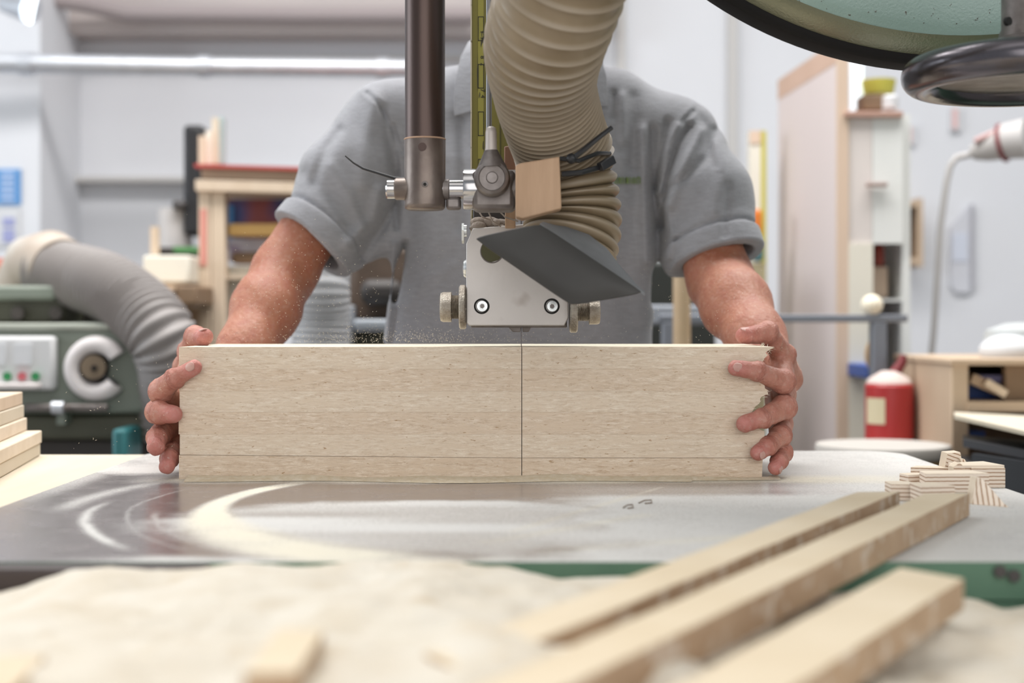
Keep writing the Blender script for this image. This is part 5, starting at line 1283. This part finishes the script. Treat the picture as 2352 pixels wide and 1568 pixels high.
xs = axis(-.45, .42, .006, [(-.428, -.338, FINE), (.236, .348, FINE)])
ys = axis(1.56, 2.32, .006, [(1.570, 1.76, FINE)])
zs = axis(.0, 1.84, .007, [(.945, 1.128, FINE)])
Vb, Qb = surface_nets(xs, ys, zs, body)
print('body', len(xs), len(ys), len(zs), len(Vb), len(Qb), round(time.time() - t0_, 1))
# creases over the finger joints and a little unevenness of veins and tendons
crease = np.zeros(len(Vb)); push = np.zeros(len(Vb))
for FG in (FL, FR):
    for f in FG:
        pts, rad = FG[f]
        for k, offs in ((1, (-.0030, 0, .0032)), (2, (-.0026, 0, .0026))):
            dirv = (pts[k + 1] - pts[k - 1]); dirv = dirv / np.linalg.norm(dirv)
            q = Vb - pts[k]; sl_ = q @ dirv; rd = np.linalg.norm(q - sl_[:, None] * dirv, axis=1)
            near_ = (rd < rad[k] * 1.5) & (np.abs(sl_) < .012)
            wob = .0007 * np.sin(q[:, 2] * 900 + q[:, 0] * 700)
            for o_ in offs: crease = np.maximum(crease, np.where(near_, np.exp(-((sl_ - o_ + wob) / .0008) ** 2), 0))
me = mesh_from('person', Vb, Qb)
vn0 = np.empty(len(Vb) * 3); me.vertices.foreach_get('normal', vn0); vn0 = vn0.reshape(-1, 3)
armz = (Vb[:, 2] > .9) & (Vb[:, 2] < 1.35) & (Vb[:, 1] < 2.1)
push = -crease * .0007 + np.where(armz, (vnoise(Vb[:, 0] + Vb[:, 1] * .6, Vb[:, 2] - Vb[:, 1] * .3, 42, 41) - .5) * .0022 + (vnoise(Vb[:, 0] * 2 + Vb[:, 1], Vb[:, 2] + Vb[:, 1] * .7, 110, 42) - .5) * .0008, 0)
me.vertices.foreach_set('co', (Vb + vn0 * push[:, None]).ravel()); me.update()
tips = [FG[f][0][k] for FG in (FL, FR) for f in FG for k in (3,)]; knk = [FG[f][0][k] for FG in (FL, FR) for f in FG for k in (1, 2)]
hm = Vb[:, 1] < 1.9
tone = np.zeros((len(Vb), 4), np.float32); tone[:, 3] = 1
for q in tips: tone[:, 0] = np.maximum(tone[:, 0], np.exp(-(np.linalg.norm(Vb - q, axis=1) / .016) ** 2))
for q in knk: tone[:, 0] = np.maximum(tone[:, 0], .5 * np.exp(-(np.linalg.norm(Vb - q, axis=1) / .012) ** 2))
tone[:, 1] = sm(1.92, 1.70, Vb[:, 1]); tone[:, 2] = crease
at_ = me.color_attributes.new('tone', 'FLOAT_COLOR', 'POINT'); at_.data.foreach_set('color', tone.ravel())
m = mat('skin', (.37, .145, .082), .5, col2=(.46, .205, .13), scale=13, detail=5, bump=.6, bscale=330, sss=.12, spec=.4)
nt = m.node_tree; N = nt.nodes; L = nt.links; pb = N['Principled BSDF']
src = pb.inputs['Base Color'].links[0].from_socket
vc = N.new('ShaderNodeVertexColor'); vc.layer_name = 'tone'; sp = N.new('ShaderNodeSeparateColor'); L.new(vc.outputs[0], sp.inputs[0])
m1 = N.new('ShaderNodeMix'); m1.data_type = 'RGBA'; L.new(sp.outputs[1], m1.inputs[0]); L.new(src, m1.inputs[6]); m1.inputs[7].default_value = (.50, .245, .195, 1)
hf = N.new('ShaderNodeMath'); hf.operation = 'MULTIPLY'; L.new(sp.outputs[1], hf.inputs[0]); hf.inputs[1].default_value = .55; L.new(hf.outputs[0], m1.inputs[0])
m2 = N.new('ShaderNodeMix'); m2.data_type = 'RGBA'; L.new(sp.outputs[0], m2.inputs[0]); L.new(m1.outputs[2], m2.inputs[6]); m2.inputs[7].default_value = (.52, .19, .17, 1)
# pale powder of dust, broken up
tcn = N.new('ShaderNodeTexCoord'); nn = N.new('ShaderNodeTexNoise'); nn.inputs['Scale'].default_value = 190; nn.inputs['Detail'].default_value = 6; L.new(tcn.outputs['Object'], nn.inputs['Vector'])
rp = N.new('ShaderNodeValToRGB'); rp.color_ramp.elements[0].position = .52; rp.color_ramp.elements[1].position = .75; rp.color_ramp.elements[1].color = (.35, .35, .35, 1); L.new(nn.outputs['Fac'], rp.inputs[0])
m3 = N.new('ShaderNodeMix'); m3.data_type = 'RGBA'; L.new(rp.outputs[0], m3.inputs[0]); L.new(m2.outputs[2], m3.inputs[6]); m3.inputs[7].default_value = (.60, .44, .37, 1)
n4 = N.new('ShaderNodeTexNoise'); n4.inputs['Scale'].default_value = 75; n4.inputs['Detail'].default_value = 4; L.new(tcn.outputs['Object'], n4.inputs['Vector'])
r4 = N.new('ShaderNodeValToRGB'); r4.color_ramp.elements[0].position = .42; r4.color_ramp.elements[1].position = .68; r4.color_ramp.elements[1].color = (.5, .5, .5, 1); L.new(n4.outputs['Fac'], r4.inputs[0])
m4 = N.new('ShaderNodeMix'); m4.data_type = 'RGBA'; L.new(r4.outputs[0], m4.inputs[0]); L.new(m3.outputs[2], m4.inputs[6]); m4.inputs[7].default_value = (.34, .10, .065, 1)
m5 = N.new('ShaderNodeMix'); m5.data_type = 'RGBA'; h5 = N.new('ShaderNodeMath'); h5.operation = 'MULTIPLY'; h5.inputs[1].default_value = .5; L.new(sp.outputs[2], h5.inputs[0]); L.new(h5.outputs[0], m5.inputs[0]); L.new(m4.outputs[2], m5.inputs[6]); m5.inputs[7].default_value = (.26, .085, .06, 1)
L.new(m5.outputs[2], pb.inputs['Base Color'])
person = finish('person', me, [m], smooth=180, label='man in a grey polo shirt pushing the block with both hands', cat='person')

# nails
M_nail = mat('fingernail', (.50, .27, .23), .42, col2=(.55, .33, .28), scale=120, spec=.4, sss=.05)
def nail(FG, f, nrm, w, l, off, back=.2):
    pts, rad = FG[f]; a, b = pts[2], pts[3]; d = (b - a) / np.linalg.norm(b - a); nrm = np.array(nrm, float); nrm -= d * (nrm @ d); nrm /= np.linalg.norm(nrm); s = np.cross(d, nrm)
    c = b + d * off; R_ = rad[3] * 1.0; rows = []
    for i in range(9):
        u = -1 + 2 * i / 8; hwid = w / 2 * math.sqrt(max(0, 1 - .80 * abs(u) ** 3.2)); r_ = []
        for j in range(9):
            v = -1 + 2 * j / 8; ph = v * hwid / R_
            r_.append(Vector(c + d * (u * l / 2 * (1 - .12 * v * v)) + s * R_ * math.sin(ph) * 1.0 + nrm * ((R_ + .00012) * math.cos(ph) - .0006 * u * u)))
        rows.append(r_)
    bb = B(); bb.sheet(rows, .0010, Vector(-nrm)); obj('fingernail', bb, M_nail, person, smooth=70)
nail(FL, 'index', (-.25, -1, .25), .0105, .0115, -.001)
nail(FL, 'middle', (.0, -1, -.1), .010, .0105, -.001)
nail(FL, 'pinky', (.05, -1, -.1), .010, .011, -.003)
nail(FL, 'thumb', (.0, -.35, 1), .012, .012, .001)
nail(FR, 'index', (.1, -1, .15), .0105, .0115, .000)
nail(FR, 'middle', (.1, -1, -.1), .0105, .011, -.002)
nail(FR, 'ring', (.35, -1, -.35), .0095, .0095, .0015)
nail(FR, 'thumb', (.1, -.45, 1), .0120, .0140, .000)
nail(FL, 'ring', (-.9, -.3, -.2), .009, .0095, .000)
nail(FR, 'pinky', (.9, -.6, -.3), .009, .009, .001)

# forearm hair: short fine strands
rs_ = np.random.default_rng(2); vn = np.empty(len(me.vertices) * 3); me.vertices.foreach_get('normal', vn); vn = vn.reshape(-1, 3)
cand = np.nonzero(((Vb[:, 1] > 1.74) & (Vb[:, 2] < 1.24) & (Vb[:, 2] > 1.0) & ((Vb[:, 0] < -.24) | (Vb[:, 0] > .25)) & (vn[:, 1] < .3)) | ((Vb[:, 0] > .318) & (Vb[:, 1] > 1.63) & (Vb[:, 1] < 1.9) & (Vb[:, 2] > 1.02) & (Vb[:, 2] < 1.12)))[0]
pick = rs_.choice(cand, 2600); b = B()
for q in pick:
    p = Vector(Vb[q]); nn_ = Vector(vn[q]); ax_ = Vector((elL - wrL) if p.x < 0 else (elR - wrR)).normalized()
    g = (nn_ * .8 - ax_ * rs_.uniform(.3, 1.1) + Vector(rs_.normal(0, .35, 3))).normalized(); L_ = rs_.uniform(.004, .010); s_ = g.cross(nn_)
    s_ = (s_.normalized() if s_.length > 1e-4 else Vector((1, 0, 0))) * .00009
    m0 = p + g * L_ * .5 + nn_ * .0006; b.bm.faces.new([b.bm.verts.new(z) for z in (p - s_, p + s_, m0 + s_, p + g * L_, m0 - s_)])
obj('arm_hair', b, mat('fair_arm_hair', (.50, .33, .22), .5), person, smooth=0, kind='stuff')

# --- polo shirt
hemL = PW(712, 562, 2.03); nL = V(-.60, -.28, -.75); nL /= np.linalg.norm(nL)
hemR = PW(1650, 596, 2.02); nR = V(.24, -.30, -.92); nR /= np.linalg.norm(nR)
shirt_rows = np.array([
 [.84, .012, .205, 2.135, .135], [.95, .014, .203, 2.135, .132], [1.094, .0155, .1985, 2.13, .128], [1.153, .016, .1960, 2.128, .127], [1.217, .0225, .1905, 2.125, .127], [1.29, .027, .186, 2.12, .126], [1.36, .028, .182, 2.12, .120], [1.43, .028, .150, 2.125, .098], [1.50, .03, .08, 2.13, .07]])
def c3(px, py, Y=2.0): p = W(px, py, Y); return np.array([p.x, p.z])
# folds: px polyline, width px, height mm (positive = ridge)
folds = [
 ([(1500, 300), (1500, 420), (1512, 560), (1508, 690)], 12, -6), ([(1478, 300), (1480, 430), (1485, 600)], 15, 5),
 ([(1534, 280), (1520, 340), (1506, 430)], 9, -5), ([(1582, 290), (1555, 330), (1528, 420), (1520, 520)], 8, -7), ([(1560, 290), (1536, 350), (1514, 440)], 8, 4),
 ([(1612, 300), (1585, 350), (1560, 400), (1540, 470)], 12, 5), ([(1640, 300), (1625, 360), (1570, 410), (1540, 430)], 10, -4),
 ([(1640, 480), (1665, 400), (1650, 330)], 22, 4), ([(1672, 430), (1670, 480), (1664, 540)], 10, -3), ([(1530, 470), (1545, 540), (1535, 590)], 9, 4),
 ([(1456, 225), (1460, 300), (1452, 380)], 16, -3), ([(1430, 220), (1432, 320)], 10, 3), ([(1410, 215), (1408, 270)], 8, -3),
 ([(880, 250), (895, 330), (905, 400)], 10, -4), ([(860, 230), (840, 330), (835, 420)], 20, 4), ([(905, 290), (912, 400), (910, 520)], 8, -4),
 ([(905, 470), (880, 520), (830, 590)], 12, -5), ([(870, 440), (860, 500), (800, 560)], 16, 5), ([(780, 300), (750, 340), (720, 420)], 12, -3),
 ([(700, 400), (760, 450), (800, 520)], 16, -3), ([(760, 380), (800, 440), (830, 520)], 14, 3), ([(905, 560), (900, 660), (888, 780)], 9, 4), ([(930, 560), (915, 640), (905, 690)], 8, -5),
 ([(1060, 270), (1066, 400), (1060, 520)], 14, -4), ([(960, 300), (1000, 500), (990, 700)], 30, 2.5), ([(1440, 500), (1430, 650), (1450, 760)], 22, -2.5), ([(940, 700), (980, 640), (1040, 610)], 16, 1.6),
 ([(1600, 250), (1622, 300), (1640, 380)], 10, -2)]
seams = [[(844, 214), (868, 235), (900, 290), (925, 350)], [(1592, 256), (1572, 276), (1542, 330), (1516, 420)]]
def polyd(P2, pts):
    d = None
    for a, b in zip(pts[:-1], pts[1:]):
        a = c3(*a); b = c3(*b); ba = b - a; h = np.clip((P2 - a) @ ba / (ba @ ba), 0, 1); q = np.linalg.norm(P2 - a - h[:, None] * ba, axis=1); d = q if d is None else np.minimum(d, q)
    return d
def proj(P):   # scale columns onto the nominal shirt distance so that folds line up over depth
    k = 2.0 / P[:, 1]; return np.stack([P[:, 0] * k, EYE + (P[:, 2] - EYE) * k], -1)
def sleeve(P, sh, hem, nrm, top, sx):
    d = chain(P, [sh, sh + (hem - sh) * .5 + top, hem, hem + nrm * .05], [.063, .0635, .0585, .056], .03)
    s = (P - hem) @ nrm
    # cuff band
    d = d - .0030 * sm(-.0345, -.0315, s) + .0046 * np.exp(-((s + .0345) / .0036) ** 2) + .0006 * np.exp(-((s + .008) / .0015) ** 2)
    return d, s
def shirt(P):
    t_ = torso(P, 0, shirt_rows)
    sl, s1 = sleeve(P, shL, hemL, nL, V(-.004, 0, .004), -1)
    sr, s2 = sleeve(P, shR, hemR, nR, V(.010, 0, .006), 1)
    # loose cloth under the arms
    ul = smin(seg(P, PW(906, 490, 2.10), PW(892, 545, 2.09), .030, .022), seg(P, PW(895, 540, 2.08), PW(815, 580, 2.06), .024, .020), .02)
    ur = smin(seg(P, PW(1514, 470, 2.10), PW(1524, 566, 2.09), .034, .022), seg(P, PW(1524, 566, 2.08), PW(1552, 600, 2.05), .024, .020), .02)
    sl = smin(sl, ul, .035); sr = smin(sr, ur, .03)
    sl = smax(sl, s1, .0025); sr = smax(sr, s2, .0025)
    yoke = smin(chain(P, [V(.03, 2.14, 1.440), V(-.085, 2.12, 1.437), shL], [.082, .068, .062], .01), chain(P, [V(.03, 2.14, 1.440), V(.145, 2.12, 1.433), shR], [.082, .070, .060], .01), .02)
    d = smin(t_, yoke, .04); d = smin(d, sl, .028); d = smin(d, sr, .028)
    fr = sm(2.20, 2.12, P[:, 1])
    P2 = proj(P); disp = np.zeros(len(P)); nearS = np.abs(d) < .03
    if nearS.any():
        q = P2[nearS]; dd = np.zeros(nearS.sum())
        for pts, w, h in folds: dd += h * .0015 * np.exp(-(polyd(q, pts) / S(w, 2.0)) ** 2)
        for pts in seams: e = polyd(q, pts); dd += -.0032 * np.exp(-(e / .0028) ** 2) + .0012 * np.exp(-((e - .006) / .004) ** 2)
        wv = (vnoise(q[:, 0] + q[:, 1] * .4, q[:, 1], 14, 31) - .5) * .005 + (vnoise(q[:, 0] - q[:, 1] * .5, q[:, 1], 30, 32) - .5) * .0022 + (vnoise(q[:, 0] * 2.2 + q[:, 1], q[:, 1] * .8, 11, 33) - .5) * .0055
        disp[nearS] = dd + wv
    d = d - disp * fr
    # hollow openings
    cav1 = seg(P, hemL - nL * .06, hemL + nL * .1, .050, .053); cav2 = seg(P, hemR - nR * .06, hemR + nR * .1, .050, .053)
    d = smax(d, -cav1, .002); d = smax(d, -cav2, .002)
    d = smax(d, -seg(P, V(.03, 2.12, 1.47), V(.035, 2.08, 1.70), .066, .075), .006)
    z = P[:, 2]; d = smax(d, .86 - z, .004)
    d = smax(d, -smax(torso(P, -.024, shirt_rows), z - .93, .002), .002)
    return d
def shirtf(P): return np.clip(shirt(P), -.07, .07)
t0_ = time.time()
Vs, Qs = surface_nets(axis(-.40, .40, .0026, []), axis(1.93, 2.30, .0034, [(1.93, 2.12, .0028)]), axis(.85, 1.56, .0026, []), shirtf)
print('shirt', len(Vs), round(time.time() - t0_, 1))
M_shirt = mat('grey_marl_cotton', (.30, .303, .33), .9, col2=(.25, .252, .27), scale=70, stretch=(1, 1, 4), detail=5, contrast=(.3, .7), bump=.5, bscale=420, spec=.2)
M_shirt.node_tree.nodes['Principled BSDF'].inputs['Sheen Weight'].default_value = .25
me2 = mesh_from('polo_shirt', Vs, Qs)
polo = finish('polo_shirt', me2, [M_shirt], person, smooth=180)
md = polo.modifiers.new('s', 'SMOOTH'); md.factor = .3; md.iterations = 1
# collar lapels, lying just clear of the cloth
def yfront(px, py, dflt=2.0):
    Y = 2.03
    for _ in range(3):
        p = W(px, py, Y); msk = (np.abs(Vs[:, 0] - p.x) < .007) & (np.abs(Vs[:, 2] - p.z) < .007)
        if not msk.any(): return dflt
        Y = float(Vs[msk, 1].min())
    return Y
def lapel(rows, name='collar'):
    R = []
    for n_, (py, pa_, pb_, Ya, Yb) in enumerate(rows):
        r_ = []
        for k in range(9):
            f = k / 8; px = pa_ + (pb_ - pa_) * f; y_ = py[0] + (py[1] - py[0]) * f; d0 = Ya + (Yb - Ya) * f
            r_.append(W(px, y_, max(d0 - .004, min(yfront(px, y_, d0 + .02) - .0075 - .004 * (n_ == len(rows) - 1), d0 + .03))))
        R.append(r_)
    b = B(); b.sheet(R, .0040, (0, 1, .2)); return obj(name, b, M_shirt, polo, smooth=60, bevel=.0008)
lapel([((95, 60), 1076, 1150, 2.085, 2.09), ((130, 90), 1058, 1150, 2.04, 2.03), ((180, 150), 1047, 1160, 2.008, 1.99), ((225, 200), 1043, 1150, 1.995, 1.975), ((266, 242), 1043, 1130, 1.990, 1.972)])
lapel([((70, 105), 1270, 1368, 2.09, 2.085), ((100, 130), 1268, 1380, 2.03, 2.04), ((150, 175), 1262, 1393, 1.99, 2.012), ((200, 212), 1275, 1396, 1.975, 2.0), ((240, 243), 1310, 1396, 1.972, 1.995)])
b = B(); R = []
for zoff, rr_ in ((0, .070), (.030, .068), (.032, .073), (.0, .076)):
    R.append([Vector((.033 + rr_ * math.cos(a), 2.125 + rr_ * .95 * math.sin(a), 1.495 + zoff - .02 * max(0, -math.sin(a)))) for a in np.linspace(-.9, math.pi + .9, 30)])
b.rings(R + [R[0]], cap=False, closed=False); obj('collar_stand', b, M_shirt, polo, smooth=60)
# green stitched lettering, too small to read
b = B(); rs = random.Random(9); px = 1412
while px < 1466:
    w_ = rs.uniform(3, 6); Yf = yfront(px, 414) - .0012
    b.pbox(px, px + 1.6, 406, 422, Yf, .002)
    if rs.random() < .7: b.pbox(px, px + w_, rs.choice((406, 413, 420)), rs.choice((406, 413, 420)) + 2 if False else 408, Yf, .002)
    b.pbox(px + w_, px + w_ + 1.6, 408, 422, Yf, .002); px += w_ + 4.5
obj('green_stitching', b, mat('green_thread', (.16, .24, .06), .8), polo, smooth=0, label='short green stitched lettering')
# trousers, shoes, hair (behind the table or above the frame)
def trou(P):
    d = smin(leg(P, hipL, knL, anL, .012), leg(P, hipR, knR, anR, .012), .02)
    z = P[:, 2]; t_ = smax(torso(P, .004), z - 1.0, .01); t_ = smax(t_, .84 - z, .02); d = smin(d, t_, .04)
    d = smax(d, .085 - z, .003); return np.clip(smax(d, z - 1.0, .004), -.07, .07)
Vt, Qt = surface_nets(axis(-.28, .34, .008, []), axis(1.95, 2.36, .008, []), axis(.05, 1.03, .008, []), trou)
finish('trousers', mesh_from('trousers', Vt, Qt), [mat('navy_work_cloth', (.05, .06, .09), .85, bump=.2)], person, smooth=180)
for a_ in (anL, anR):
    Vh, Qh = surface_nets(axis(a_[0] - .08, a_[0] + .08, .006, []), axis(a_[1] - .22, a_[1] + .12, .006, []), axis(-.02, .16, .006, []),
        lambda P: np.clip(smax(smin(seg(P, a_ + V(0, .025, -.04), a_ + V(0, -.145, -.05), .048, .042), seg(P, a_ + V(0, .01, -.03), a_ + V(0, .01, .04), .05, .05), .02), -P[:, 2] + .002, .003), -.07, .07))
    finish('work_shoe', mesh_from('work_shoe', Vh, Qh), [M_black], person, smooth=180)
Vh, Qh = surface_nets(axis(-.06, .16, .005, []), axis(1.9, 2.18, .005, []), axis(1.62, 1.86, .005, []),
    lambda P: np.clip(smax(ell(P, headc + V(0, .006, .004), [.082, .098, .121]), -ell(P, headc + V(0, -.11, -.05), [.085, .085, .115]), .01), -.07, .07))
finish('hair', mesh_from('hair', Vh, Qh), [mat('short_brown_hair', (.10, .06, .035), .7, bump=.6, bscale=200)], person, smooth=180)
